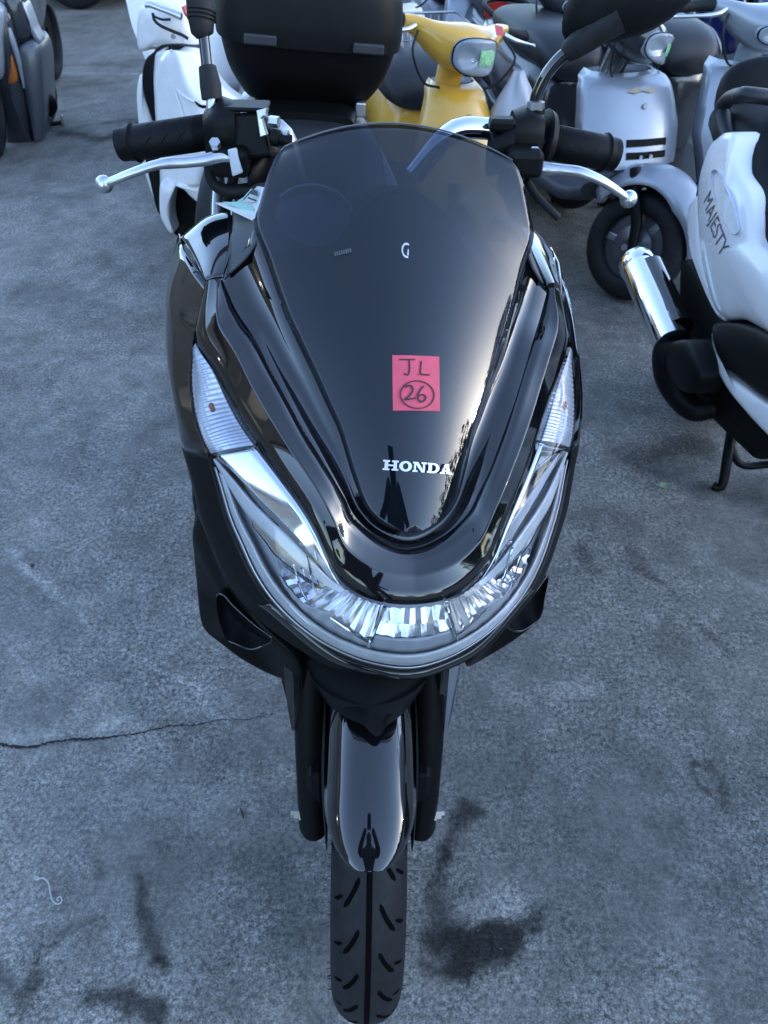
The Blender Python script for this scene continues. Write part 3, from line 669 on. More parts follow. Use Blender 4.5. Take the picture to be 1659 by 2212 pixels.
def wordmark():
    """slab-serif capitals built from bars and rings (unit height 1)"""
    G = []; x = 0.
    def bar(x0, y0, x1, y1): return ([(x0, y0), (x1, y0), (x1, y1), (x0, y1)], [(0, 1, 2, 3)])
    def poly(pts): return (pts, [tuple(range(len(pts)))])
    def ring(cx, cy, a, b, a2, b2, t0=0, t1=2 * math.pi, n=32):
        V = []; F = []
        for k in range(n + 1):
            th = t0 + (t1 - t0) * k / n; V += [(cx + a * math.cos(th), cy + b * math.sin(th)), (cx + a2 * math.cos(th), cy + b2 * math.sin(th))]
        for k in range(n): F.append((2 * k, 2 * k + 2, 2 * k + 3, 2 * k + 1))
        return (V, F)
    def sh(g, dx): return ([(a + dx, b) for a, b in g[0]], g[1])
    Hh = [bar(.16, 0, .48, 1), bar(1.0, 0, 1.32, 1), bar(.48, .42, 1.0, .58), bar(0, 0, .64, .17), bar(.84, 0, 1.48, .17), bar(0, .83, .64, 1), bar(.84, .83, 1.48, 1)]
    O = [ring(.62, .5, .62, .52, .27, .33)]
    Nn = [bar(.14, 0, .33, 1), bar(1.05, 0, 1.24, 1), poly([(.12, 1), (.52, 1), (1.24, 0), (.92, 0)]), bar(0, 0, .5, .16), bar(.86, .84, 1.4, 1), bar(0, .84, .4, 1)]
    Dd = [bar(.14, 0, .46, 1), ring(.60, .5, .70, .5, .36, .33, -math.pi / 2, math.pi / 2, 20), bar(0, 0, .62, .17), bar(0, .83, .62, 1)]
    Aa = [poly([(.12, 0), (.33, 0), (.72, 1), (.56, 1)]), poly([(.82, 0), (1.18, 0), (.90, 1), (.54, 1)]), bar(.34, .24, .9, .39), bar(0, 0, .5, .16), bar(.68, 0, 1.36, .16)]
    for g, w in ((Hh, 1.48), (O, 1.24), (Nn, 1.4), (Dd, 1.3), (Aa, 1.36)):
        G.append([sh(q, x) for q in g]); x += w + .07
    return G, x - .07
def locate(fi, u, x_, y_, lu, lf):
    """spot of the screen that lies x_, y_ away from (fi, u) measured in the plane touching it there"""
    p0, ex, ey, _ = on_screen(fi, u, 0); a, c = fi - y_ / lf, u + x_ / lu
    for _k in range(5):
        q, _, _, n_ = on_screen(a, c, 0); d = q - p0; c += (x_ - d @ ex) / lu; a -= (y_ - d @ ey) / lf
    return on_screen(a, c, 0)[0], n_
def lay(name, G2, fi, u, scale, off, mat, parent, h=.0009, lift=.0009, rot=0.):
    """flat pieces (2-D verts, faces) laid on the screen as thin raised plates that follow its curve"""
    c, s = math.cos(rot), math.sin(rot); V = []; F = []
    lu = np.linalg.norm(on_screen(fi, u + .08)[0] - on_screen(fi, u - .08)[0]) / .16; lf = np.linalg.norm(on_screen(fi - .8, u)[0] - on_screen(fi + .8, u)[0]) / 1.6
    for k, (v, f) in enumerate(G2):
        o = len(V); n = len(v); l = lift + .00012 * k
        for H_ in (l + h, l - .0006):
            for a, b_ in v:
                x_, y_ = (a - off[0]) * scale, (b_ - off[1]) * scale; x_, y_ = x_ * c - y_ * s, x_ * s + y_ * c
                q, n_ = locate(fi, u, x_, y_, lu, lf); V.append(q + n_ * H_)
        F += [tuple(i + o for i in q) for q in f] + [tuple(i + o + n for i in reversed(q)) for q in f]
        ed = {}
        for q in f:
            for i in range(len(q)): ed[(q[i], q[(i + 1) % len(q)])] = 1
        F += [(a + o, b_ + o, b_ + o + n, a + o + n) for a, b_ in ed if (b_, a) not in ed]
    return link(name, V, F, mat, parent, smooth=False)
CURV = 1.5
G, wl = wordmark(); fi, u = find_screen(903, 1008)
cv_ = SCREEN[int(fi)]; CURV = 2.2
emb = lay('maker_wordmark', [q for g in G for q in g], fi, u, .0735 / wl, (wl / 2, .5), EMBL, pcx, h=.0014)
fi, u = find_screen(898, 828); CURV = .6
sq = ([(-.5, -.5), (-.17, -.5), (.17, -.5), (.5, -.5), (.5, 0), (.5, .5), (.17, .5), (-.17, .5), (-.5, .5), (-.5, 0)], [(0, 1, 8, 9), (1, 2, 7, 8), (2, 3, 6, 7)])
sq = ([(-.5 + i / 8, -.57 + 1.14 * j) for j in (0, 1) for i in range(9)], [(i, i + 1, i + 10, i + 9) for i in range(8)])
stk = lay('price_sticker', [sq], fi, u, .0505, (0, 0), STICK, pcx, h=.0005, lift=.0012, rot=rad(1))
def stroke(pts, w):
    c = cr(np.array(pts), 24); t = np.gradient(c, axis=0); t /= np.linalg.norm(t, axis=1)[:, None]; n_ = np.stack([-t[:, 1], t[:, 0]], 1)
    V = [tuple(p - q * w) for p, q in zip(c, n_)] + [tuple(p + q * w) for p, q in zip(c, n_)]
    return (V, [(i, i + 1, 25 + i, 24 + i) for i in range(23)])
pen = [stroke([(-.36, .48), (-.22, .48), (-.03, .485)], .014), stroke([(-.16, .48), (-.15, .35), (-.165, .20), (-.20, .165), (-.265, .19)], .014), stroke([(.015, .18), (.02, .172)], .016),
       stroke([(.10, .46), (.085, .33), (.07, .19)], .014), stroke([(.07, .19), (.19, .175), (.28, .18)], .014),
       stroke([(.36 * math.cos(t_) + .01, -.24 + .285 * math.sin(t_)) for t_ in np.linspace(1.2, 1.2 + 2 * math.pi, 22)], .010),
       stroke([(-.25, -.10), (-.19, -.055), (-.10, -.08), (-.10, -.18), (-.18, -.28), (-.27, -.35)], .014), stroke([(-.27, -.35), (-.16, -.335), (-.03, -.31)], .014),
       stroke([(.14, -.06), (.05, -.17), (.01, -.28), (.06, -.385), (.15, -.36), (.18, -.285), (.12, -.235), (.03, -.27)], .014)]
lay('handwriting', pen, fi, u, .0505, (0, 0), INK, stk, h=.0002, lift=.0019, rot=rad(1))
fi, u = find_screen(737, 547)
lay('reflection_bars', [([(k * .16, 0), (k * .16 + .11, 0), (k * .16 + .11, .3), (k * .16, .3)], [(0, 1, 2, 3)]) for k in range(8)], fi, u, .0145, (.6, .15), GREYP, pcx, h=.0003)  # row of grey bars painted in for a blurred reflection spot

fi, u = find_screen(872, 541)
lay('reflection_mark', [([(math.cos(t_) * r_, 1.5 * math.sin(t_) * r_) for t_ in np.linspace(1.0, 5.0, 14) for r_ in (1., .72)], [(2 * k, 2 * k + 2, 2 * k + 3, 2 * k + 1) for k in range(13)]), ([(.05, -.95), (.38, -.95), (.38, .25), (.2, .25), (.2, -.6), (.05, -.6)], [(0, 1, 2, 5), (2, 3, 4, 5)])], fi, u, .0055, (0, 0), FROSTD, pcx, h=.0003)  # pale raised shape painted in for a lamp reflection on the screen
# --- steered front end: wheel, mudguard, fork
R0 = .257; ac = (0, 0, R0)
wh = bpy.data.objects.new('front_wheel', None)
tp = []
for k in range(33):
    th = math.pi * (k / 32) ; x = -.046 * math.cos(th); r = .205 + (R0 - .205) * (math.sin(th) ** .72)
    tp.append((r, x))
tp = tp + [(.182, .030), (.182, -.030)]
fw = lathe('front_wheel', [(.186, -.032), (.192, -.036), (.178, -.012), (.060, -.016), (.03, -.045), (.012, -.045), (.012, .045), (.03, .045), (.060, .016), (.178, .012), (.192, .036), (.186, .032)], DEEP, pcx, seg=40, centre=ac, fx=ST)
tyre = lathe('tyre', tp, RUBBER, fw, seg=120, centre=ac, fx=ST, auto=60)
def on_tyre(x, ang, lift):
    th = math.acos(max(-1, min(1, -x / .046))); r = .205 + (R0 - .205) * (math.sin(th) ** .72)
    return np.array([x, -(r + lift) * math.cos(ang), R0 + (r + lift) * math.sin(ang)])
def groove_geo(path, w, lift=.0007):
    V = []; n = len(path)
    for i, (x, a) in enumerate(path):
        d = np.array(path[min(i + 1, n - 1)]) - np.array(path[max(i - 1, 0)]); d = d * np.array([1, R0]); d /= np.linalg.norm(d) + 1e-9; nn = np.array([-d[1], d[0] / R0]); ww = w * (min(1, .35 + 3 * math.sin(math.pi * i / (n - 1))) if n < 20 else 1)
        for t_ in (-1, -.33, .33, 1): V.append(on_tyre(x + nn[0] * ww * t_, a + nn[1] * ww * t_ , lift))
    return V, grid_faces(n, 4)
V, F = groove_geo([(0.0, a) for a in np.linspace(rad(-75), rad(250), 160)], .0034); link('centre_groove', ST(np.array(V)), F, GROOVE, tyre)
gg = []
for k, a in enumerate(np.arange(rad(-60), rad(240), rad(13.5))):
    gg.append(groove_geo([(.013 + .017 * t_ ** 1.25, a + rad(8.2) * (1 - t_)) for t_ in np.linspace(0, 1, 9)], .0026))
    gg.append(groove_geo([(-.012 - .017 * t_ ** 1.25, a + rad(6.7) + rad(8.2) * (1 - t_)) for t_ in np.linspace(0, 1, 9)][::-1], .0026))
    gg.append(groove_geo([(.031 + .009 * t_, a + rad(3) - rad(2.0) * t_) for t_ in np.linspace(0, 1, 6)], .0019))
    gg.append(groove_geo([(-.031 - .009 * t_, a + rad(9.7) - rad(2.0) * t_) for t_ in np.linspace(0, 1, 6)][::-1], .0019))
V, F = join(gg); sp_ = link('tread_sipes', ST(np.array(V)), F, GROOVE, tyre); sp_['kind'] = 'stuff'
V, F = join([tube_geo([on_tyre(sx * .0455, a, -.0006), on_tyre(sx * .0455, a, 0) + np.array([sx * .004, 0, 0])], .0004, 4) for sx in (-1, 1) for a in rng.uniform(rad(-60), rad(60), 34)])
hb = link('moulding_hairs', ST(np.array(V)), F, RUBBER, tyre); hb['kind'] = 'stuff'
# mudguard: crowned section, rounded nose
P = []
for k, a in enumerate(rad(52.5) + rad(112.5) * np.linspace(0, 1, 60) ** 1.6):
    row = []
    f = min(1, max(0, (math.degrees(a) - 52.5) / 17)); w = .0545 * (.10 + .90 * math.sqrt(1 - (1 - f) ** 2)); rr = .288
    for t_ in np.linspace(-1, 1, 25):
        x = w * t_; drop = .030 * (abs(t_) ** 6) * f + .014 * t_ * t_ * f ** .5; row.append((x, -(rr - drop) * math.cos(a), R0 + (rr - drop) * math.sin(a)))
    P.append(row)
P = np.array(P); P[0] += np.array([0, .004, -.006]); guard = grid('front_mudguard', P, GLOSS, pcx, fx_=None, solid=.003) if False else grid('front_mudguard', ST(P), GLOSS, pcx, solid=.003)
for q in (1, -1):
    side = [ST(np.array(p) * np.array([q, 1, 1])) for p in [(.050, -.135, .445), (.055, -.08, .485), (.057, .0, .50), (.058, .10, .48), (.060, .10, .36), (.060, .03, .34), (.057, -.03, .37), (.052, -.09, .415)]]
    puff('mudguard_flank', side, MATTE, pcx, bulge=ST(np.array([q * .006, 0, 0])) - ST(np.zeros(3)), n=36, rings=5)
    tube('fork_leg', [(q * .079, -.012, .236), (q * .079, -.010, .25), (q * .079, .0, .30), (q * .079, .03, .40), (q * .079, .13, .60)], [.018, .0215, .022, .023, .024], MATTE, pcx, seg=20, fx=ST)
    box('fork_bracket', (q * .073, .012, .34), (.022, .05, .11), MATTE, pcx, fx=ST, bevel=.006)
    bl = [(q * (.098 + .0), .0, .282)]
    ob = tube('axle_bolt', [(q * .088, -.004, .281), (q * .099, -.004, .281), (q * .0992, -.004, .281), (q * .106, -.004, .281), (q * .1062, -.004, .281), (q * .111, -.004, .281)], [.014, .014, .0115, .0115, .0065, .0065], ALU if q > 0 else STEEL, pcx, seg=6, fx=ST)
    o = [ST(np.array(p) * np.array([q, 1, 1])) for p in [(.090, .060, .56), (.122, .080, .56), (.121, .082, .48), (.109, .054, .428), (.097, .046, .422), (.088, .05, .45)]]
    prism('fork_cover', o, GLOSS if q > 0 else SOFTB, pcx, depth=-.05 * q, bevel=.004)
    o = [ST(np.array(p) * np.array([q, 1, 1])) for p in [(.098, .050, .560), (.110, .052, .560), (.1085, .042, .48), (.105, .038, .430), (.101, .038, .430)]]
    prism('fork_cover_trim', o, pm('trim_silver', (.30, .32, .37), .22, .6) if q > 0 and 'trim_silver' not in MATS else (MATS['trim_silver'] if q > 0 else GLOSS), pcx, depth=.003 * q)
# --- handlebar and controls
def SY(px, py, y): return M.y(px, py, y, True)
def bar(name, pts, rads, mat, parent=pcx, **k): return tube(name, pts, rads, mat, parent, fx=ST, **k)
hbL = [(-.10, .42, 1.03), (-.115, .42, 1.075), (-.165, .425, 1.073), (-.24, .434, 1.060), (-.306, .445, 1.046)]
hbR = [MX(p) for p in hbL]
handle = bar('handlebar', [(-.10, .42, 1.0)] + hbL[:4], .011, STEEL, n=24)
bar('handlebar', [(.04, .40, 1.035), (.08, .415, 1.078), (.12, .42, 1.083)] + [hbR[2], hbR[3]], .012, CHROME, n=24)
for q in (1, -1):
    ge = .2775 if q > 0 else .299; g0, g1 = np.array([q * .194, .428, 1.069]), np.array([q * ge, .4445, 1.0475 + .004 * (q > 0)]); d = (g1 - g0)
    gr = bar('grip', [g0, g0 + d * .02, g0 + d * .18, g0 + d * .19, g0 + d * .86, g0 + d * .87, g0 + d * .90, g0 + d * .91, g0 + d * 1.0], [.0175, .0185, .0185, .0195, .0195, .0195, .0215, .0195, .0190], SOFTB, seg=28)
    bar('bar_end', [g1, g1 + d * .03, g1 + d * .09, g1 + d * .10], [.018, .0185, .0185, .016], SOFTB, gr, seg=24)
    bar('grip_collar', [g0 + d * .885, g0 + d * .905, g0 + d * .925], [.0208, .0222, .0208], DEEP, gr, seg=24)
    for k in range(3):
        for rr_ in range(5):
            th = rad(-70 + 55 * rr_); a = np.array([0, math.cos(th), math.sin(th)])
            e0 = g0 + d * (.27 + .19 * k); rib = [e0 + a * .0192, e0 + d * .07 + (a * .97 + np.array([0, -math.sin(th), math.cos(th)]) * .25) * .0194, e0 + d * .11 + (a * .86 + np.array([0, -math.sin(th), math.cos(th)]) * .5) * .0192]
            bar('grip_groove', rib, .0011, DEEP, gr, seg=5)
    for k in range(7):
        e0 = g0 + d * (.03 + .021 * k); bar('grip_ring', [e0, e0 + d * .010], .0194, DEEP, gr, seg=24)
bar('throttle_flange', [(.186, .4265, 1.071), (.190, .427, 1.070), (.197, .428, 1.069)], [.030, .0335, .031], SOFTB, seg=32)
# right controls (image right): switch housing, clamp, horn-side lever
sections('switch_housing', [((.150, .412, 1.077), .026, .026, 3), ((.165, .414, 1.077), .030, .031, 3), ((.184, .418, 1.072), .028, .030, 3)], 'x', MATTE, pcx, fx=ST)
def SYr(px, py, y): return SY(px, py, y)
box('indicator_switch', SY(1085, 268, .40), (.03, .02, .014), MATTE, pcx, fx=ST, bevel=.004)
box('lever_perch', SY(1130, 345, .375), (.04, .045, .028), MATTE, pcx, fx=ST, bevel=.006); box('lever_perch', SY(500, 345, .385), (.04, .04, .03), MATTE, pcx, fx=ST, bevel=.006)
sections('switch_boss', [((.125, .40, 1.06), .02, .022, 3), ((.15, .405, 1.07), .024, .026, 3)], 'x', MATTE, pcx, fx=ST)
ydp = [.372, .366, .362, .356, .353, .353, .355, .358]
lr = [SY(px, py, y) for (px, py), y in zip([(1150, 356), (1180, 364), (1212, 366), (1250, 371), (1288, 385), (1318, 402), (1345, 421), (1358, 430)], ydp)]
lev = bar('brake_lever', lr, [.0085, .0095, .0075, .0075, .0070, .0065, .0060, .0058], ALU, n=40, seg=14, squash=.75)
sections('lever_ball', [(lr[-1] + np.array([0, -.009, 0]), .001, .001, 2), (lr[-1] + np.array([0, -.006, 0]), .0075, .0075, 2), (lr[-1], .0100, .0100, 2), (lr[-1] + np.array([0, .006, 0]), .0075, .0075, 2), (lr[-1] + np.array([0, .009, 0]), .001, .001, 2)], 'y', ALU, lev, seg=16, n=12, fx=ST)
ll = [SY(px, py, y) for (px, py), y in zip([(512, 342), (480, 338), (445, 345), (405, 350), (370, 352), (335, 357), (290, 372), (250, 388), (225, 398)], [.374, .372, .368, .362, .358, .354, .352, .354, .357])]
lev = bar('brake_lever', ll, [.0085, .009, .0085, .0078, .0080, .0068, .0066, .0062, .0058], ALU, n=44, seg=14, squash=.75)
sections('lever_ball', [(ll[-1] + np.array([0, -.009, 0]), .001, .001, 2), (ll[-1] + np.array([0, -.006, 0]), .0075, .0075, 2), (ll[-1], .0100, .0100, 2), (ll[-1] + np.array([0, .006, 0]), .0075, .0075, 2), (ll[-1] + np.array([0, .009, 0]), .001, .001, 2)], 'y', ALU, lev, seg=16, n=12, fx=ST)
prism('lever_heel', ST(np.array([SY(494, 322, .372), SY(512, 318, .372), SY(526, 372, .366), SY(505, 380, .366)])), WHITEG, lev, depth=.008, bevel=.0015)
for q, (px, py) in ((0, (466, 316)), (1, (1153, 335))):
    c = SY(px, py, .372); bar('lever_pivot', [c, c + np.array([0, -.004, .006])], [.0062, .0062], ALU, seg=6)
# brake reservoir on the left of the picture
mc = [SY(487, 246, .40), SY(566, 240, .40), SY(588, 338, .385), SY(488, 352, .385), SY(462, 335, .385)]
prism('brake_reservoir', ST(np.array(mc)), MATTE, pcx, depth=-.05, bevel=.004)
box('reservoir_lid', (np.array(mc[0]) + mc[1]) / 2 + np.array([.0, .014, .003]), (.054, .034, .005), MATTE, pcx, fx=ST, bevel=.002)
cl = [SY(560, 239, .395), SY(582, 233, .395), SY(578, 250, .393), SY(570, 256, .392), SY(581, 292, .388), SY(568, 296, .388)]
prism('reservoir_bracket', ST(np.array(cl)), ALU, pcx, depth=.014, bevel=.001)
c = SY(583, 262, .39); bar('bracket_bolt', [c, c + np.array([.010, -.003, 0])], [.0062, .0062], ALU, seg=6)
c = SY(588, 296, .385); bar('cable_joint', [c, c + np.array([.008, -.002, -.001]), c + np.array([.009, -.002, -.001]), c + np.array([.021, -.005, -.002])], [.009, .009, .0065, .0065], MATTE, seg=12)
c = SY(614, 297, .385); bar('joint_nut', [c, c + np.array([.005, -.001, 0])], [.008, .008], STEEL, seg=6)
sections('throttle_housing', [((-.162, .415, 1.075), .026, .028, 3), ((-.180, .418, 1.072), .033, .035, 3), ((-.200, .424, 1.066), .024, .026, 3)], 'x', MATTE, pcx, fx=ST)
bar('brake_hose', [SY(452, 362, .385), SY(455, 385, .385), SY(468, 403, .385), SY(490, 412, .385), SY(512, 414, .385), SY(545, 410, .39), SY(575, 405, .41)], [.0062, .0062, .0065, .0075, .0085, .0085, .008], RUBBER, n=30)
bar('throttle_cable', [SY(505, 372, .39), SY(502, 395, .395), SY(496, 415, .40), SY(480, 470, .42)], .006, RUBBER, n=16)
bar('throttle_cable', [SY(470, 350, .40), SY(474, 385, .41), SY(482, 470, .43)], .006, STEEL, n=16)
sections('hose_cover', [(SY(540, 400, .40), .02, .02, 2.4), (SY(555, 372, .42), .034, .024, 2.4), (SY(585, 352, .44), .03, .03, 2.4), (SY(610, 340, .45), .01, .01, 2.4)], 'x', MATTE, pcx, fx=ST)
bar('switch_cable', [SY(1140, 395, .39), SY(1160, 425, .38), SY(1190, 455, .37), SY(1205, 470, .37)], .0045, RUBBER, n=16)
# mirrors
bar('mirror_stem', [SY(458, 262, .42), SY(459, 236, .42)], [.0085, .0085], ALU, seg=6)
bar('mirror_stem', [SY(458, 236, .42), SY(457, 205, .425)], [.0065, .006], ALU, seg=16)
bar('mirror_boot', [SY(458, 215, .425), SY(455, 185, .43), SY(448, 145, .44), SY(447, 142, .44)], [.0115, .012, .0098, .007], RUBBER, seg=20)
bar('mirror_stem', [SY(447, 146, .44), SY(440, 78, .455)], [.0062, .006], GLOSS, seg=16)
bt = bar('mirror_boot', [SY(440, 80, .455), SY(437, 70, .456), SY(434, 35, .465), SY(431, -10, .475), SY(428, -60, .485)], [.008, .0125, .0150, .0150, .014], RUBBER, seg=22)
for k in range(3):
    a, b_ = SY(436 - .5 * k, 44 - 9 * k, .463 + .002 * k), SY(436 - .5 * k, 41 - 9 * k, .4635 + .002 * k); bar('boot_ring', [a, b_], .0160, DEEP, bt, seg=22)
def mirror(c, q, nm):
    o = []
    for k in np.linspace(0, 2 * math.pi, 28, endpoint=False): o.append((c[0] + q * (.074 * math.copysign(abs(math.cos(k)) ** .8, math.cos(k)) + .012 * math.sin(k)), c[1] + .006 * math.cos(k), c[2] + .052 * math.copysign(abs(math.sin(k)) ** .8, math.sin(k)) + .02 * math.cos(k)))
    o = ST(np.array(o)); f = ST(np.array([0, -.04, .0])) - ST(np.zeros(3))
    h_ = puff('mirror_head', o, SOFTB, pcx, bulge=f, n=28, rings=8, smooth_curve=False); g = o.mean(0) + (o - o.mean(0)) * .95 + (ST(np.array([0, .002, 0])) - ST(np.zeros(3)))
    prism('mirror_glass', g, GLASSM, h_, depth=.002)
mirror(np.array([.268, .44, 1.222]), 1, ''); mirror(np.array([-.26, .49, 1.262]), -1, '')
bar('mirror_stem', [SY(1150, 285, .42), SY(1155, 232, .42)], [.0130, .0115], MATTE, seg=14)
bar('mirror_stem', [SY(1153, 240, .42), SY(1160, 205, .42), SY(1178, 165, .42), SY(1205, 130, .42), SY(1240, 100, .42)], [.0075, .0068, .0066, .0066, .0068], GLOSS, n=24, seg=16)
bar('mirror_boot', [SY(1220, 119, .42), SY(1228, 112, .42), SY(1262, 84, .42), SY(1300, 52, .42), SY(1330, 30, .42)], [.0085, .0110, .0150, .0185, .021], RUBBER, seg=22)
for px, py in ((1150, 236), (1162, 236)): 
    c = SY(px, py, .415); bar('mirror_nut', [c, c + np.array([0, 0, .008])], [.0068, .0068], STEEL, seg=6)

# --- rear of the scooter: tunnel, seat, tail, rear wheel, rack, top box
sections('body_tunnel', [((0, .50, .60), .15, .28, 3), ((0, .62, .50), .13, .22, 3), ((0, .80, .52), .13, .20, 3), ((0, .95, .58), .15, .18, 3)], 'y', SOFTB, pcx, n=16)
for q in (1, -1): box('floorboard', (q * .19, .66, .27), (.11, .46, .05), MATTE, pcx, bevel=.012)
for q in (1, -1):
    o = [np.array(p) * np.array([q, 1, 1]) for p in [(.17, .78, .60), (.19, .85, .68), (.20, 1.1, .72), (.17, 1.4, .78), (.10, 1.62, .82), (.08, 1.60, .74), (.15, 1.40, .62), (.19, 1.15, .50), (.19, .90, .40), (.18, .80, .45)]]
    puff('tail_panel', o, GLOSS, pcx, bulge=(q * .03, 0, 0), n=44, rings=7, depth=(-q * .06, 0, 0))
    tube('shock_absorber', [(q * .13, 1.30, .30), (q * .11, 1.18, .60)], .026, STEEL, pcx)
sections('body_core', [((0, .82, .60), .14, .10, 3), ((0, 1.0, .60), .15, .14, 3), ((0, 1.3, .68), .12, .10, 3), ((0, 1.58, .77), .08, .05, 3)], 'y', DEEP, pcx, n=14)
sections('seat', [((0, .78, .70), .06, .03, 2.5), ((0, .84, .735), .12, .04, 2.6), ((0, 1.0, .735), .15, .045, 2.6), ((0, 1.12, .76), .155, .055, 2.6), ((0, 1.18, .80), .15, .06, 2.6), ((0, 1.40, .82), .13, .05, 2.6), ((0, 1.48, .82), .09, .03, 2.5)], 'y', SEATM, pcx, n=26)
sections('tail_light', [((0, 1.57, .77), .10, .035, 2.4), ((0, 1.63, .77), .09, .03, 2.4), ((0, 1.66, .77), .05, .018, 2.4)], 'y', RED, pcx)
rw = lathe('rear_wheel', [(.186, -.032), (.178, -.012), (.06, -.02), (.03, -.05), (.03, .05), (.06, .02), (.178, .012), (.186, .032)], DEEP, pcx, seg=36, centre=(0, 1.315, .254))
lathe('tyre', [(r - .003, x * 1.1) for r, x in tp], RUBBER, rw, seg=60, centre=(0, 1.315, .254), auto=60)
sections('engine_case', [((-.10, .95, .33), .05, .08, 3), ((-.11, 1.15, .30), .05, .09, 3), ((-.11, 1.36, .26), .04, .07, 3)], 'y', STEEL, pcx, n=12)
sections('muffler', [((.16, 1.05, .30), .03, .03, 2.2), ((.19, 1.18, .33), .05, .065, 2.4), ((.19, 1.52, .40), .05, .065, 2.4), ((.19, 1.58, .41), .035, .04, 2.4)], 'y', MATTE, pcx, n=18)
prism('number_plate_bracket', [(-.06, 1.69, .50), (.06, 1.69, .50), (.07, 1.62, .70), (-.07, 1.62, .70)], MATTE, pcx, depth=.006)
tube('side_stand', [(.12, .72, .24), (.20, .74, .12), (.255, .77, .024), (.275, .75, .026)], [.014, .012, .012, .010], MATTE, pcx, n=12)
sections('rear_rack', [((0, 1.20, .855), .09, .022, 3), ((0, 1.3, .865), .11, .022, 3), ((0, 1.5, .862), .10, .02, 3)], 'y', MATTE, pcx, n=8)
# top box: tapered base, overlapping lid with a lip, hinge pads
tb = sections('top_box', [((0, 1.385, .870), .120, .105, 4.5), ((0, 1.385, .880), .135, .122, 4.5), ((0, 1.385, .93), .165, .165, 4.5), ((0, 1.385, .985), .180, .184, 4.5), ((0, 1.385, 1.004), .183, .186, 4.5)], 'z', MATTE, pcx, seg=56, n=26)
sections('lid', [((0, 1.385, .990), .188, .192, 4.5), ((0, 1.385, .994), .190, .1945, 4.5), ((0, 1.385, 1.020), .190, .194, 4.5), ((0, 1.385, 1.08), .184, .186, 4.2), ((0, 1.385, 1.13), .165, .165, 3.6), ((0, 1.385, 1.155), .12, .12, 3), ((0, 1.385, 1.163), .05, .05, 2.6)], 'z', SOFTB, tb, seg=56, n=40)
for x in (-.105, .105): box('hinge_pad', (x, 1.191, 1.002), (.062, .012, .018), TABG, tb, bevel=.003)
box('mount_plate', (0, 1.385, .864), (.20, .18, .018), SOFTB, tb, bevel=.006)
box('latch', (.11, 1.262, .874), (.022, .02, .03), STEEL, tb, bevel=.004)
# --- green and white paper tucked beside the screen
def LY(px, py, y): return M.R @ M.y(px, py, y) + M.T
pp = np.array([LY(463, 438, .395), LY(549, 478, .350), LY(556, 460, .350), LY(573, 405, .372), LY(556, 402, .385), LY(540, 418, .388), LY(526, 433, .390), LY(510, 437, .392)])
pap = prism('paper_sheet', pp, PAPER, None, depth=.0008); tag(pap, 'green and white paper sheet tucked beside the smoked windscreen', 'paper')
nz = np.cross(pp[1] - pp[0], pp[3] - pp[0]); nz /= np.linalg.norm(nz); nz = nz if nz[2] > 0 else -nz
def onp(px, py):
    d = ray(px, py); return EYE + d * (((pp[0] - EYE) @ nz) / (d @ nz)) + nz * .0016
prism('printed_band', [onp(482, 437), onp(548, 463), onp(551, 452), onp(530, 441), onp(508, 438)], MINT, pap, depth=.0006)
prism('printed_stripe', [onp(523, 436), onp(541, 415), onp(547, 409), onp(544, 409), onp(528, 427), onp(514, 436)], MINT, pap, depth=.0006)
for a in ([(538, 427), (556, 434), (556, 437), (537, 430)], [(536, 439), (546, 440), (556, 438), (546, 441)], [(546, 410), (558, 414), (558, 425), (543, 421)]): prism('printed_mark', [onp(*q) for q in a], GREYP if a[0][0] == 546 else INK, pap, depth=.0004)
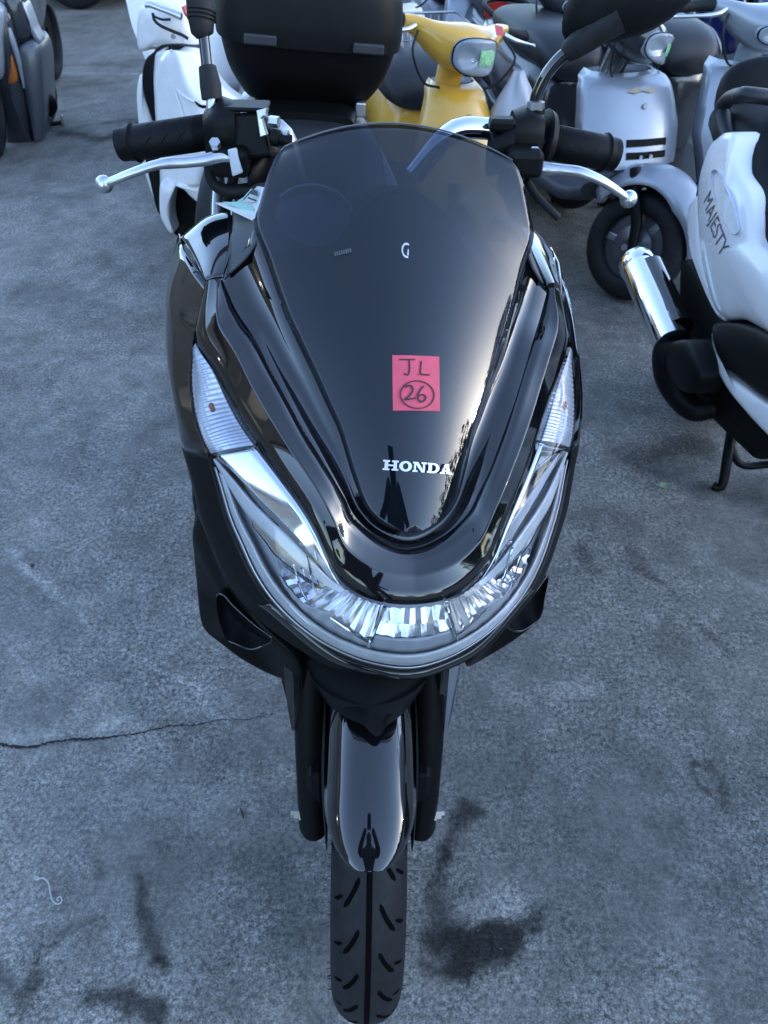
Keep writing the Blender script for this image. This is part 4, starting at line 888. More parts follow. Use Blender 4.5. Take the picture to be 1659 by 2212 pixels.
# ------------------------------------------------------------------ small scooters: one builder, many liveries
def small_scooter(label, F, col, name='scooter', group='scooters parked in the yard', sc=1., seat=SEATM, inner=GREYP, cover=None, lampm=None, apr=None, apron_z=(.36, .80), apron_w=(.11, .165, .15),
                  fend=(.225, .30, .062), face=(.15, .085), tagm=None, sticker=True, mirrors=False, neck=True, seat_z=.70, seat_w=.13, body=None, levers=True, signal=AMBER, wb=1.16, R=.205, bars=.30, cover_z=.90, rimm=MGREY, rear=True):
    """front contact patch at the origin of frame F; x across, y to the tail; returns (thing, apron function, frame transform)"""
    t = thing(name, label, 'scooter', tuple(F.T), (0, F.lean, F.yaw), group)
    body = body or col; cover = cover or col
    SC = lambda P: np.asarray(P, float) * sc
    S = lambda P: F.turn(SC(P))
    # front wheel, fork, fender (all turned with the bars)
    ac = (0, 0, R); w = .042
    fw = lathe('front_wheel', [(R - .07, -.03), (R - .075, -.012), (.075, -.014), (.07, -.03), (.03, -.04), (.03, .04), (.07, .03), (.075, .014), (R - .075, .012), (R - .07, .03)], rimm, t, seg=30, centre=ac, fx=S)
    pr = [(R - .065 + .065 * math.sin(math.pi * k / 14) ** .6, -w * math.cos(math.pi * k / 14)) for k in range(15)] + [(R - .075, .028), (R - .075, -.028)]
    lathe('tyre', pr, RUBBER, fw, seg=48, centre=ac, fx=S, auto=60)
    for k in range(3):
        a = rad(30 + 120 * k); V, Fc = box_geo((0, 0, .088), (.034, .026, .075)); V = V @ np.array(Matrix.Rotation(a, 3, 'X')).T + np.array(ac); link('spoke', S(V), Fc, MGREY if rimm is not MGREY else STEEL, fw, smooth=False, bevel=.004)
    for q in (1, -1):
        tube('fork_leg', SC([(q * .068, -.02, R), (q * .068, .0, R + .08), (q * .06, .09, .42)]), [.016 * sc, .02 * sc, .018 * sc], MATTE, t, seg=12, fx=F.turn)
        tube('axle_nut', SC([(q * .074, -.0, R), (q * .090, 0, R)]), .012 * sc, STEEL, t, seg=6, fx=F.turn)
    P = []
    for k, a in enumerate(np.linspace(rad(4), rad(150), 26)):
        f = min(1, k / 9.); rr = fend[0] + (fend[1] - fend[0]) * math.sin(min(a, math.pi / 2)) ** 1.5 + (0 if a < math.pi / 2 else -.02 * (a - math.pi / 2)); ww = fend[2] * (.12 + .88 * f ** .7) * (1 + .5 * max(0, math.sin(a)) ** 3)
        P.append([(ww * u, -(rr - .055 * abs(u) ** 2.2 * (.25 + f)) * math.cos(a), R + (rr - .055 * abs(u) ** 2.2 * (.25 + f)) * math.sin(a)) for u in np.linspace(-1, 1, 13)])
    grid('front_fender', S(np.array(P)), col, t, solid=.004)
    # apron
    z0, z1 = apron_z
    if apr is None:
        def apr(u, v):
            v_ = v; z = z0 + (z1 - z0) * v_
            hw = np.interp(v_, [0, .12, .5, .85, .96, 1], [apron_w[0], apron_w[0] * 1.1, apron_w[1], apron_w[2], apron_w[2] * .9, apron_w[2] * .7])
            y = .10 + .15 * v_ + .02 * math.sin(math.pi * v_) * -1 + .045 * abs(u) ** 2.4 + .035 * max(0, v_ - .93) / .07 + .06 * max(0, .08 - v_) / .08
            return np.array([hw * u, y, z])
    G = np.array([[apr(u, v) for u in np.linspace(-1, 1, 21)] for v in np.linspace(0, 1, 22)])
    cg = np.linspace(-1, 1, 21)
    edge = np.array([[g[0] + np.array([-.004, .05, 0]), *g, g[-1] + np.array([.004, .05, 0])] for g in G])
    grid('front_apron', SC(edge), col, t, solid=.005, auto=55)
    ins = np.array([[np.array([x, .0, 0]) + g[10] * np.array([0, 1, 1]) + np.array([0, .085 + .02 * (1 - (x / (g[-1][0] + 1e-6)) ** 2), 0]) for x in np.linspace(g[0][0] * .97, g[-1][0] * .97, 9)] for g in G])
    grid('leg_shield', SC(ins), inner, t, solid=.02)
    if neck: sections('steering_neck', [(SC((0, .34, z1 - .06)), .045 * sc, .04 * sc, 2.2), (SC((0, .335, z1 + .02)), .042 * sc, .04 * sc, 2.2), (SC((0, .315, cover_z - .03)), .05 * sc, .05 * sc, 2.2)], 'z', cover, t, seg=20, n=10, fx=F.turn)
    # bars in a moulded cover with the lamp in its face
    cz = cover_z; secs = []
    for x, a, b_, yy, zz in [(-.19, .018, .018, .35, cz + .045), (-.15, .032, .030, .335, cz + .035), (-.10, .060, .048, .305, cz + .012), (-.05, .085, .062, .285, cz), (0, .090, .066, .28, cz), (.05, .085, .062, .285, cz), (.10, .060, .048, .305, cz + .012), (.15, .032, .030, .335, cz + .035), (.19, .018, .018, .35, cz + .045)]:
        secs.append((SC((x, yy, zz)), a * sc, b_ * sc, 2.3))
    hd = sections('handlebar_cover', secs, 'x', cover, t, seg=22, n=30, fx=F.turn)
    fx_, fz_ = face
    o = [(fx_ * .5 * math.copysign(abs(math.cos(k)) ** .7, math.cos(k)), .181 + .03 * abs(math.cos(k)) ** 2, cz - .006 + fz_ * .5 * math.copysign(abs(math.sin(k)) ** .75, math.sin(k))) for k in np.linspace(0, 2 * math.pi, 30, endpoint=False)]
    push = F.turn(np.array([0, -.022, 0])) - F.turn(np.zeros(3))
    o2 = [(p[0] * 1.05, p[1] + .003, cz - .006 + (p[2] - cz + .006) * 1.06) for p in o]
    puff('lamp_bezel', S(np.array(o2)), MATTE, t, bulge=push * .45, n=30, rings=6, smooth_curve=False)
    hl = puff('headlight', S(np.array(o)), lampm or LAMPM, t, bulge=push * .75, n=30, rings=7, smooth_curve=False, depth=-push)
    sections('lamp_bulb', [(SC((0, .192, cz - .018)), .03 * sc, .012 * sc, 2), (SC((0, .178, cz - .018)), .022 * sc, .009 * sc, 2)], 'y', CHROME, hl, seg=14, fx=F.turn)
    if tagm:
        gp = np.array([[(x * fx_ * .5, .1915 + .026 * x * x - .0175 * math.sqrt(max(0, 1 - .9 * (x * x + z_ * z_))) - .001, cz - .006 + z_ * fz_ * .5) for x in np.linspace(-.05, .80 - .12 * abs(z_), 9)] for z_ in np.linspace(-.48, .62, 8)]); grid('window_tag', S(gp), tagm, hl, solid=.0008)
    for q in (1, -1):
        if signal: puff('turn_signal', S(np.array([(q * .083, .245, cz + .022), (q * .125, .282, cz + .036), (q * .150, .312, cz + .034), (q * .13, .30, cz + .004), (q * .088, .258, cz - .03)])), signal, t, bulge=push * .5, n=24, rings=5)
        g0, g1 = np.array([q * .185, .352, cz + .046]), np.array([q * bars, .385, cz + .030]); d = g1 - g0
        tube('grip', SC([g0, g0 + d * .1, g0 + d * .12, g0 + d * .9, g0 + d * .92, g1]), [.019 * sc, .019 * sc, .0165 * sc, .0165 * sc, .019 * sc, .017 * sc], RUBBER, t, seg=14, fx=F.turn)
        if levers: tube('brake_lever', SC([(q * .165, .315, cz + .04), (q * .20, .300, cz + .03), (q * .25, .31, cz + .022), (q * (bars + .01), .345, cz + .012), (q * (bars + .012), .346, cz + .012)]), [.008 * sc, .0075 * sc, .006 * sc, .006 * sc, .008 * sc], ALU, t, seg=10, n=18, fx=F.turn)
        if levers: tube('brake_cable', SC([(q * .16, .30, cz + .03), (q * .19, .26, cz - .02), (q * .13, .27, cz - .10), (q * .05, .30, cz - .12)]), .004 * sc, RUBBER, t, seg=6, n=14, fx=F.turn)
        if mirrors:
            tube('mirror_stem', SC([(q * .17, .34, cz + .05), (q * .20, .33, cz + .14), (q * .25, .33, cz + .19)]), .005 * sc, MATTE, t, seg=8, n=10, fx=F.turn)
            m0 = [(q * .27 + .052 * math.cos(k), .335, cz + .235 + .062 * math.sin(k)) for k in np.linspace(0, 2 * math.pi, 20, endpoint=False)]; hh = puff('mirror_head', S(np.array(m0)), SOFTB, t, bulge=push * 1.2, n=20, rings=6, smooth_curve=False); prism('mirror_glass', S(np.array(m0) * np.array([1, 1, 1]) + np.array([0, .003, 0])), GLASSM, hh, depth=.002)
    if sticker: prism('price_sticker', S(np.array([(.062, .222, cz + .050), (.100, .238, cz + .047), (.100, .255, cz + .068), (.062, .244, cz + .074)]) + np.array([0, -.014, .004])), STICKF, t, depth=.001)
    # floor, body, seat, tail
    sections('floorboard', [(SC((0, .24, .30)), .12 * sc, .03 * sc, 4), (SC((0, .34, .26)), .16 * sc, .03 * sc, 4), (SC((0, .60, .25)), .17 * sc, .035 * sc, 4), (SC((0, .74, .27)), .16 * sc, .04 * sc, 4)], 'y', inner, t, n=10)
    if rear:
        zs = seat_z / .70
        sections('rear_body', [(SC((0, .68, .42 * zs)), .10 * sc, .16 * zs * sc, 3), (SC((0, .74, .47 * zs)), .145 * sc, .19 * zs * sc, 3), (SC((0, .95, .50 * zs)), .165 * sc, .17 * zs * sc, 2.8), (SC((0, 1.20, .56 * zs)), .15 * sc, .13 * zs * sc, 2.6), (SC((0, 1.42, .62 * zs)), .10 * sc, .07 * zs * sc, 2.4), (SC((0, 1.50, .64 * zs)), .05 * sc, .04 * zs * sc, 2.2)], 'y', body, t, n=26, seg=28)
        sections('seat', [(SC((0, .66, seat_z - .06)), seat_w * .62 * sc, .03 * sc, 2.8), (SC((0, .69, seat_z - .03)), seat_w * .9 * sc, .055 * sc, 2.8), (SC((0, .80, seat_z - .005)), seat_w * 1.04 * sc, .07 * sc, 2.8), (SC((0, 1.0, seat_z)), seat_w * 1.1 * sc, .066 * sc, 2.8), (SC((0, 1.24, seat_z + .01)), seat_w * .95 * sc, .05 * sc, 2.6), (SC((0, 1.33, seat_z + .005)), seat_w * .6 * sc, .025 * sc, 2.4)], 'y', seat, t, n=26, seg=28)
        sections('tail_light', [(SC((0, 1.49, .63)), .07 * sc, .035 * sc, 2.4), (SC((0, 1.535, .63)), .05 * sc, .025 * sc, 2.4)], 'y', RED, t)
        tube('grab_rail', SC([(-.09, 1.25, seat_z + .0), (-.10, 1.42, seat_z + .03), (0, 1.50, seat_z + .035), (.10, 1.42, seat_z + .03), (.09, 1.25, seat_z)]), .011 * sc, MATTE, t, n=20)
        rc = tuple(SC((0, wb, R)))
        rw = lathe('rear_wheel', [((R - .07) * sc, -.03 * sc), (.05 * sc, -.02 * sc), (.05 * sc, .02 * sc), ((R - .07) * sc, .03 * sc)], rimm, t, seg=24, centre=rc); lathe('tyre', [(r * sc, x * sc) for r, x in pr], RUBBER, rw, seg=40, centre=rc, auto=60)
        sections('engine_case', [(SC((-.09, .80, .24)), .035 * sc, .06 * sc, 3), (SC((-.10, 1.0, .23)), .04 * sc, .07 * sc, 3), (SC((-.10, 1.2, .21)), .035 * sc, .06 * sc, 3)], 'y', STEEL, t, n=8)
        sections('muffler', [(SC((.12, .98, .22)), .03 * sc, .03 * sc, 2.2), (SC((.13, 1.06, .24)), .045 * sc, .05 * sc, 2.2), (SC((.13, 1.36, .28)), .042 * sc, .048 * sc, 2.2)], 'y', MATTE, t, n=10)
        for q in (1, -1): tube('stand_leg', SC([(q * .05, .78, .20), (q * .10, .86, .015), (q * .13, .88, .012)]), .010 * sc, MATTE, t, n=8)
    return t, apr, SC, S
LAMPM = mix_trans('scooter_lamp_glass', (.34, .38, .42), .25, (.85, .9, .95), .06)
def Fr(T, yaw=14, lean=3, steer=32): return Frame((T[0], T[1], 0), rad(yaw), rad(lean), rad(steer))

# silver scooter, turned front wheel to the right of the picture
F1 = Fr((.875, 2.62), 15, 1, 34)
t1, ap, SC, S = small_scooter('silver scooter with slotted front apron and tape residue, left of the white maxi scooter', F1, SILVER, 'silver_scooter', apron_z=(.385, .665), apron_w=(.158, .180, .165), body=DGREY, fend=(.215, .275, .066), R=.185, cover=DGREY, cover_z=.765, sticker=False, tagm=GREENP, seat_z=.64)
def on_apron(ap, SC, u, v, lift=.004): return SC(ap(u, v) + np.array([0, -lift, 0]))
for v0 in (.20, .33):
    prism('air_slot', [on_apron(ap, SC, u, v, .0045) for u, v in ((-.22, v0), (.15, v0), (.66, v0 - .012), (.66, v0 + .062), (.15, v0 + .074), (-.22, v0 + .078))], DEEP, t1, depth=.003)
for u in (.05, .27):
    c = on_apron(ap, SC, u, .232, .010); tube('slot_bolt', [c, c + np.array([0, -.006, 0])], .0062, ALU, t1, seg=12)
c = on_apron(ap, SC, .18, .72, .004); tube('apron_screw', [c, c + np.array([0, -.005, .001])], .0085, STEEL, t1, seg=14)
prism('tape_residue', [on_apron(ap, SC, u, v, .0062) for u, v in ((-.18, .86), (-.02, .842), (.16, .862), (.34, .838), (.45, .85), (.47, .885), (.32, .88), (.12, .872), (-.02, .905), (-.06, .885))], TAPE, t1, depth=.0008)
# yellow scooter
F2 = Fr((.265, 2.46), 12, 2, 16)
t2, ap, SC, S = small_scooter('yellow scooter with green tag in its headlight, behind the smoked windscreen', F2, YELLOW, 'yellow_scooter', apron_z=(.30, .665), apron_w=(.12, .145, .10), fend=(.213, .25, .048), face=(.155, .10), tagm=GREENP, inner=DGREY, cover_z=.77, signal=None, seat_z=.575, seat_w=.165)
c = on_apron(ap, SC, .22, .80, .004); tube('apron_screw', [c, c + np.array([0, -.005, .001])], .0075, STEEL, t2, seg=14)
# second silver scooter behind the white maxi scooter
F3 = Fr((1.28, 2.62), 14, 2, 4)
t3, ap, SC, S = small_scooter('pale silver scooter with wide rectangular headlight, behind the white maxi scooter', F3, SILVER, 'silver_scooter', apron_z=(.30, .70), apron_w=(.13, .19, .17), face=(.19, .06), tagm=GREENP, inner=MATTE, body=DGREY, cover_z=.80, signal=FROSTD, seat_z=.66, seat_w=.14, bars=.32)
# dark scooter behind the silver one
F4 = Fr((.80, 3.45), 14, 2, 14)
small_scooter('dark grey scooter with red sticker and green headlight tag, behind the silver scooter', F4, DGREY, 'dark_scooter', apron_z=(.28, .64), apron_w=(.13, .16, .15), face=(.17, .06), tagm=GREENP, inner=DGREY, cover_z=.72, seat_z=.60, bars=.29)
# pale blue-grey scooter with a round mirror
F5 = Fr((.47, 4.35), 12, 2, 10)
t5, ap, SC, S = small_scooter('pale grey scooter with black slots and a round mirror, far behind the yellow scooter', F5, SILVER, 'grey_scooter', apron_z=(.20, .62), apron_w=(.10, .16, .13), cover_z=.70, seat_z=.58, mirrors=True, sticker=False)
for v0 in (.76, .84): prism('air_slot', [on_apron(ap, SC, u, v, .0045) for u, v in ((.1, v0), (.75, v0 + .02), (.75, v0 + .06), (.1, v0 + .04))], DEEP, t5, depth=.003)
# blue and black scooters in the far row
small_scooter('navy blue scooter at the far right, in the back row', Fr((1.95, 4.15), 12, 2, 12), NAVY, 'blue_scooter', apron_z=(.25, .70), apron_w=(.11, .15, .12), cover_z=.80, cover=WHITEG, seat_z=.64)
small_scooter('black scooter right of the navy blue scooter, in the back row', Fr((2.30, 4.25), 12, 2, 8), DGREY, 'black_scooter', cover_z=.80, apron_z=(.25, .68), cover=SILVER)
small_scooter('black scooter left of the navy blue scooter, in the back row', Fr((1.55, 4.55), 14, 2, 14), DGREY, 'black_scooter', cover_z=.76, apron_z=(.25, .64), sticker=False)
small_scooter('black scooter with bare bars behind the dark grey scooter', Fr((1.15, 5.0), 12, 2, -8), DGREY, 'black_scooter', cover_z=.72, apron_z=(.22, .60), sticker=False, mirrors=True)
small_scooter('dark scooter far behind the wire basket', Fr((.22, 5.6), 10, 2, 6), DGREY, 'dark_scooter', cover_z=.70, apron_z=(.22, .58), sticker=False)
small_scooter('light blue scooter at the right edge of the back row', Fr((2.72, 4.45), 12, 2, 10), pm('light_blue_paint', (.10, .22, .42), .25, coat=.5), 'blue_scooter', cover_z=.80, apron_z=(.25, .68), sticker=False)
small_scooter('dark scooter between the round mirror and the dark grey scooter', Fr((.86, 5.6), 12, 2, 10), MGREY, 'dark_scooter', cover_z=.66, apron_z=(.20, .56), sticker=False)
# white scooter standing behind the white maxi scooter on the left
F6 = Fr((-.79, 3.50), 12, 2, 12)
t6, ap, SC, S = small_scooter('plain white scooter behind and left of the one with the black inner panel', F6, WHITE, 'white_scooter', apron_z=(.36, .90), apron_w=(.16, .24, .26), cover=WHITE, cover_z=.90, inner=WHITEG, lampm=WHITEG, sticker=False, seat_z=.62, bars=.28)
# white scooter with a wire basket behind the top box
F7 = Fr((.06, 3.75), 12, 2, 6)
t7, ap, SC, S = small_scooter('white scooter behind the black top box with a wire basket at its side', F7, WHITE, 'white_scooter', apron_z=(.30, .66), cover_z=.76, seat_z=.62, sticker=False)
bk = thing('wire_basket', 'grey wire basket between the black top box and the yellow scooter', 'basket', (.16, 3.42, .52), (0, 0, rad(12)))
G = []
for z in np.linspace(0, .20, 5):
    k = .82 + .18 * z / .2; G.append(tube_geo([(-.13 * k, -.10 * k, z), (.13 * k, -.10 * k, z), (.13 * k, .10 * k, z), (-.13 * k, .10 * k, z), (-.13 * k, -.10 * k, z)], .0028, 5))
for k in np.linspace(-1, 1, 9):
    for q in (-1, 1):
        G.append(tube_geo([(k * .107, q * .082, 0), (k * .13, q * .10, .2)], .002, 5)); G.append(tube_geo([(q * .107, k * .082, 0), (q * .13, k * .10, .2)], .002, 5))
    G.append(tube_geo([(k * .107, -.082, 0), (k * .107, .082, 0)], .002, 5))
V, Fc = join(G); link('wire_mesh', V, Fc, STEEL, bk); tube('rim_wire', [(-.13, -.10, .2), (.13, -.10, .2), (.13, .10, .2), (-.13, .10, .2), (-.13, -.10, .2)], .005, STEEL, bk, seg=8)
tube('basket_stay', [(0, .08, 0), (0, .12, -.2), (0, .20, -.3)], .008, STEEL, bk)
# ------------------------------------------------------------------ white maxi scooter behind the left grip
FL = Frame((-.60, 2.62, 0), rad(-9), rad(3), rad(10))
tw = thing('white_scooter', 'large white scooter with black inner panel, behind the left grip of the black scooter', 'scooter', tuple(FL.T), (0, FL.lean, FL.yaw), 'scooters parked in the yard')
def LX(px, py, y): return FL.y(px, py, y)
R_ = [(108, 352, 388, .20), (114, 338, 425, .185), (130, 334, 440, .168), (165, 332, 462, .150), (195, 333, 486, .132), (215, 334, 512, .12), (240, 335, 530, .108), (280, 338, 530, .095), (320, 342, 525, .085), (360, 345, 515, .078), (402, 346, 500, .075)]
P = []
for py, xl, xr, y in R_:
    row = []
    for u in np.linspace(0, 1, 33):
        w = abs(2 * u - 1); row.append(LX(xl + (xr - xl) * u, py, y + .11 * w ** 2.6 - .02 * math.exp(-((u - .5) / .12) ** 2)))
    P.append(row)
P = np.array(P); P = np.stack([cr(P[:, j], 40) for j in range(33)], 1)
bk_ = P + np.array([0, .05, 0]); edge = np.concatenate([bk_[:, :1], P, bk_[:, -1:]], 1)
grid('front_apron', edge, WHITE, tw, solid=.004, auto=60)
# skirts either side of the wheel arch
puff('arch_skirt', [LX(px, py, .10) for px, py in [(346, 398), (360, 401), (379, 403), (371, 420), (367, 450), (369, 480), (375, 501), (369, 504), (357, 488), (346, 460)]], WHITE, tw, bulge=(0, -.012, 0), depth=(0, .06, 0), n=50, rings=6)
puff('arch_skirt', [LX(px, py, .075) for px, py in [(380, 400), (420, 398), (470, 397), (500, 399), (496, 430), (462, 455), (440, 446), (415, 427), (396, 408)]], WHITE, tw, bulge=(0, -.012, 0), depth=(0, .06, 0), n=60, rings=6)
puff('arch_liner', [LX(px, py, .17) for px, py in [(360, 392), (480, 392), (490, 470), (420, 512), (374, 500)]], DEEP, tw, bulge=(0, .03, 0), depth=(0, .12, 0), n=40, rings=5)
puff('inner_panel', [LX(px, py, .36) for px, py in [(332, 112), (342, 101), (367, 97), (391, 98), (428, 110), (420, 124), (370, 112), (344, 122), (336, 165), (338, 230), (341, 284), (328, 257), (311, 203), (307, 163), (315, 128)]], SOFTB, tw, bulge=(0, -.01, 0), depth=(0, .06, 0), n=60, rings=5, centre=LX(328, 170, .36))
puff('inner_panel', [LX(px, py, .30) for px, py in [(314, 340), (330, 326), (345, 330), (348, 400), (348, 462), (338, 450), (326, 400)]], SOFTB, tw, bulge=(0, -.008, 0), depth=(0, .05, 0), n=40, rings=5)
puff('outer_rim', [LX(px, py, .37) for px, py in [(308, 158), (299, 173), (296, 210), (301, 275), (307, 350), (337, 443), (346, 464), (330, 400), (322, 345), (340, 300), (330, 257), (313, 203)]], WHITE, tw, bulge=(0, -.02, 0), depth=(0, .08, 0), n=60, rings=6, centre=LX(313, 275, .37))
tube('apron_crease', [LX(px, py, y) for px, py, y in [(377, 191, .139), (384, 215, .122), (393, 245, .104), (402, 275, .094)]], [.001, .0028, .0028, .001], WHITE, tw, n=12)
tube('apron_fold', [LX(px, py, y) for px, py, y in [(379, 191, .139), (395, 206, .118), (410, 216, .104), (424, 222, .092)]], [.001, .003, .0035, .002], WHITE, tw, n=14)
puff('lamp_slot', [LX(px, py, .088) for px, py in [(420, 217), (434, 226), (450, 228), (449, 234), (434, 233), (424, 226)]], DEEP, tw, bulge=(0, -.002, 0), n=24, rings=4)
for q in (1,):
    fw = lathe('front_wheel', [(.15, -.03), (.06, -.02), (.06, .02), (.15, .03)], DEEP, tw, seg=28, centre=(0, 0, .23), fx=FL.turn)
    lathe('tyre', [(.16 + .07 * math.sin(math.pi * k / 14) ** .6, -.05 * math.cos(math.pi * k / 14)) for k in range(15)] + [(.15, .03), (.15, -.03)], RUBBER, fw, seg=44, centre=(0, 0, .23), fx=FL.turn)
puff('handlebar_cover', [LX(px, py, .42) for px, py in [(302, 108), (297, 60), (302, 22), (316, 4), (350, 0), (391, 17), (412, 50), (430, 114), (400, 120), (340, 106)]], WHITE, tw, bulge=(0, -.045, 0), depth=(0, .12, 0), n=60, rings=8)
puff('inner_hollow', [LX(px, py, .385) for px, py in [(317, 40), (330, 32), (360, 44), (393, 70), (393, 104), (360, 97), (332, 100), (319, 80)]], WHITEG, tw, bulge=(0, .012, 0), n=40, rings=6)
tube('brake_lever', [LX(px, py, .34) for px, py in [(314, 11), (324, 10), (345, 18), (370, 27), (392, 36)]], [.009, .0095, .009, .010, .012], ALU, tw, n=20, seg=12)
tube('brake_cable', [LX(px, py, .335) for px, py in [(330, 28), (334, 44), (348, 56), (372, 67), (396, 77), (406, 84)]], .0055, RUBBER, tw, n=24, seg=8)
tube('brake_cable', [LX(px, py, .335) for px, py in [(334, 36), (350, 42), (368, 42)]], .004, RUBBER, tw, n=12, seg=8)
puff('turn_signal', [LX(px, py, .35) for px, py in [(392, 15), (401, 18), (410, 38), (402, 36)]], RED, tw, bulge=(0, -.01, 0), depth=(0, .03, 0), n=20, rings=4)
c = LX(375, 78, .345); tube('cover_bolt', [c, c + np.array([0, -.008, 0])], .008, STEEL, tw, seg=12)
sections('rear_body', [((0, .78, .42), .10, .16, 3), ((0, .9, .50), .17, .18, 3), ((0, 1.25, .54), .18, .16, 2.8), ((0, 1.6, .60), .10, .07, 2.5)], 'y', WHITE, tw, n=20)
sections('seat', [((0, .75, .62), .09, .03, 2.6), ((0, .82, .65), .14, .05, 2.6), ((0, 1.1, .66), .15, .05, 2.6), ((0, 1.5, .69), .10, .04, 2.6)], 'y', SEATM, tw, n=16)
sections('floorboard', [((0, .40, .28), .18, .04, 4), ((0, .8, .28), .18, .05, 4)], 'y', GREYP, tw)
rw = lathe('rear_wheel', [(.14, -.03), (.05, -.02), (.05, .02), (.14, .03)], DEEP, tw, seg=24, centre=(0, 1.35, .22)); lathe('tyre', [(.15 + .07 * math.sin(math.pi * k / 12) ** .6, -.05 * math.cos(math.pi * k / 12)) for k in range(13)] + [(.14, .03), (.14, -.03)], RUBBER, rw, seg=36, centre=(0, 1.35, .22))

# ------------------------------------------------------------------ white maxi scooter on the right, muffler towards the camera
FM = Frame((1.07, .48, 0), rad(4), rad(0), 0)
tm = thing('white_scooter', 'large white maxi scooter at the right edge with chrome muffler and black footboard', 'scooter', tuple(FM.T), (0, FM.lean, FM.yaw), 'scooters parked in the yard')
def MXp(px, py, x): return FM.x(px, py, x)
XS = -.205
body = [(1557, 294), (1570, 286), (1592, 290), (1594, 330), (1600, 372), (1626, 419), (1636, 469), (1640, 520), (1659, 542), (1700, 600), (1725, 680), (1700, 735), (1659, 716), (1615, 692), (1580, 692), (1558, 680), (1540, 640), (1524, 570), (1515, 500), (1512, 430), (1516, 385), (1524, 350), (1538, 313)]
o = [MXp(px, py, XS) for px, py in body]
SIDE = puff('side_panel', o, WHITE, tm, bulge=(-.035, 0, 0), n=90, rings=12, depth=(.10, 0, 0), centre=MXp(1595, 540, XS))
o = [MXp(px, py, XS - .004) for px, py in [(1514, 424), (1500, 430), (1490, 446), (1488, 480), (1494, 530), (1509, 580), (1528, 630), (1548, 676), (1562, 692), (1570, 690), (1556, 655), (1538, 600), (1524, 545), (1517, 490)]]
puff('tail_cowl', o, WHITE, tm, bulge=(-.016, 0, 0), n=70, rings=8, depth=(.12, .02, 0), centre=MXp(1515, 560, XS))
o = [MXp(px, py, XS - .0335) for px, py in [(1536, 372), (1548, 368), (1562, 395), (1580, 435), (1591, 478), (1593, 500), (1583, 505), (1566, 480), (1550, 440), (1538, 400)]]
puff('handle_recess', o, WHITEG, tm, bulge=(.022, 0, 0), n=50, rings=10)
# lettering down the panel
V, Fc = letters('MAJESTY', 1.0, .006)
w_ = V[:, 0].max() - V[:, 0].min(); h_ = V[:, 1].max() - V[:, 1].min()
pa, pb = MXp(1524, 424, XS - .031), MXp(1568, 546, XS - .031); ex = pb - pa; ln = np.linalg.norm(ex); ex /= ln; nx_ = np.array([-1., 0, 0]); ey = np.cross(nx_, ex); ey = ey - nx_ * (ey @ nx_)
if (ey @ (MXp(1560, 440, XS) - MXp(1540, 470, XS))) < 0: ey = -ey
k = ln / w_; VV = [(pa + pb) / 2 + ex * (v[0] + .22 * v[1]) * k + ey * v[1] * k * 1.25 + nx_ * (.001 + v[2] * .12 - .06 * ((v[0] * k) ** 2) / 1) for v in V]
lt = link('side_lettering', VV, Fc, LETTER, tm, smooth=False)
sw = lt.modifiers.new('wrap', 'SHRINKWRAP'); sw.target = SIDE; sw.wrap_method = 'PROJECT'; sw.use_project_x = True; sw.use_project_y = sw.use_project_z = False; sw.use_negative_direction = sw.use_positive_direction = True; sw.offset = .0012; sw.wrap_mode = 'ABOVE_SURFACE'
# grab rail, backrest, seat
rail = [MXp(1618, 206, XS + .03) + np.array([.13, .0, -.015])] + [MXp(px, py, XS + .03) for px, py in [(1618, 205), (1600, 206), (1580, 210), (1566, 222), (1560, 240), (1564, 265), (1574, 295), (1588, 330), (1598, 352)]]
tube('grab_rail', rail, [.020, .020, .020, .020, .020, .021, .021, .020, .018, .012], SEATM, tm, n=36, seg=14, squash=.8)
for r_ in (0,):
    tube('grab_rail', [p * np.array([-1, 1, 1]) for p in rail], [.020, .020, .020, .020, .020, .021, .021, .020, .018, .012], SEATM, tm, n=30, seg=14, squash=.8)
c0 = MXp(1670, 205, -.02)
sections('backrest', [((0, c0[1] - .05, c0[2] - .045), .125, .030, 3), ((0, c0[1] - .02, c0[2] - .03), .15, .055, 3), ((0, c0[1] + .03, c0[2]), .15, .075, 2.8), ((0, c0[1] + .06, c0[2] + .01), .12, .055, 2.6), ((0, c0[1] + .075, c0[2] + .01), .06, .03, 2.4)], 'y', SOFTB, tm, n=16, seg=30)
c1 = MXp(1662, 330, -.10)
sections('seat', [((0, .62, .60), .09, .05, 2.6), ((0, .72, .64), .16, .08, 2.6), ((0, 1.0, .66), .185, .09, 2.8), ((0, 1.22, .69), .19, .09, 2.8), ((0, 1.32, .745), .175, .09, 2.8), ((0, 1.52, .76), .165, .08, 2.8), ((0, 1.68, .74), .12, .05, 2.6)], 'y', SOFTB, tm, n=30, seg=30)
sections('seat_base', [((0, .62, .50), .12, .10, 3), ((0, .9, .50), .16, .13, 3), ((0, 1.3, .52), .165, .13, 3), ((0, 1.62, .60), .13, .08, 3)], 'y', DEEP, tm, n=14)
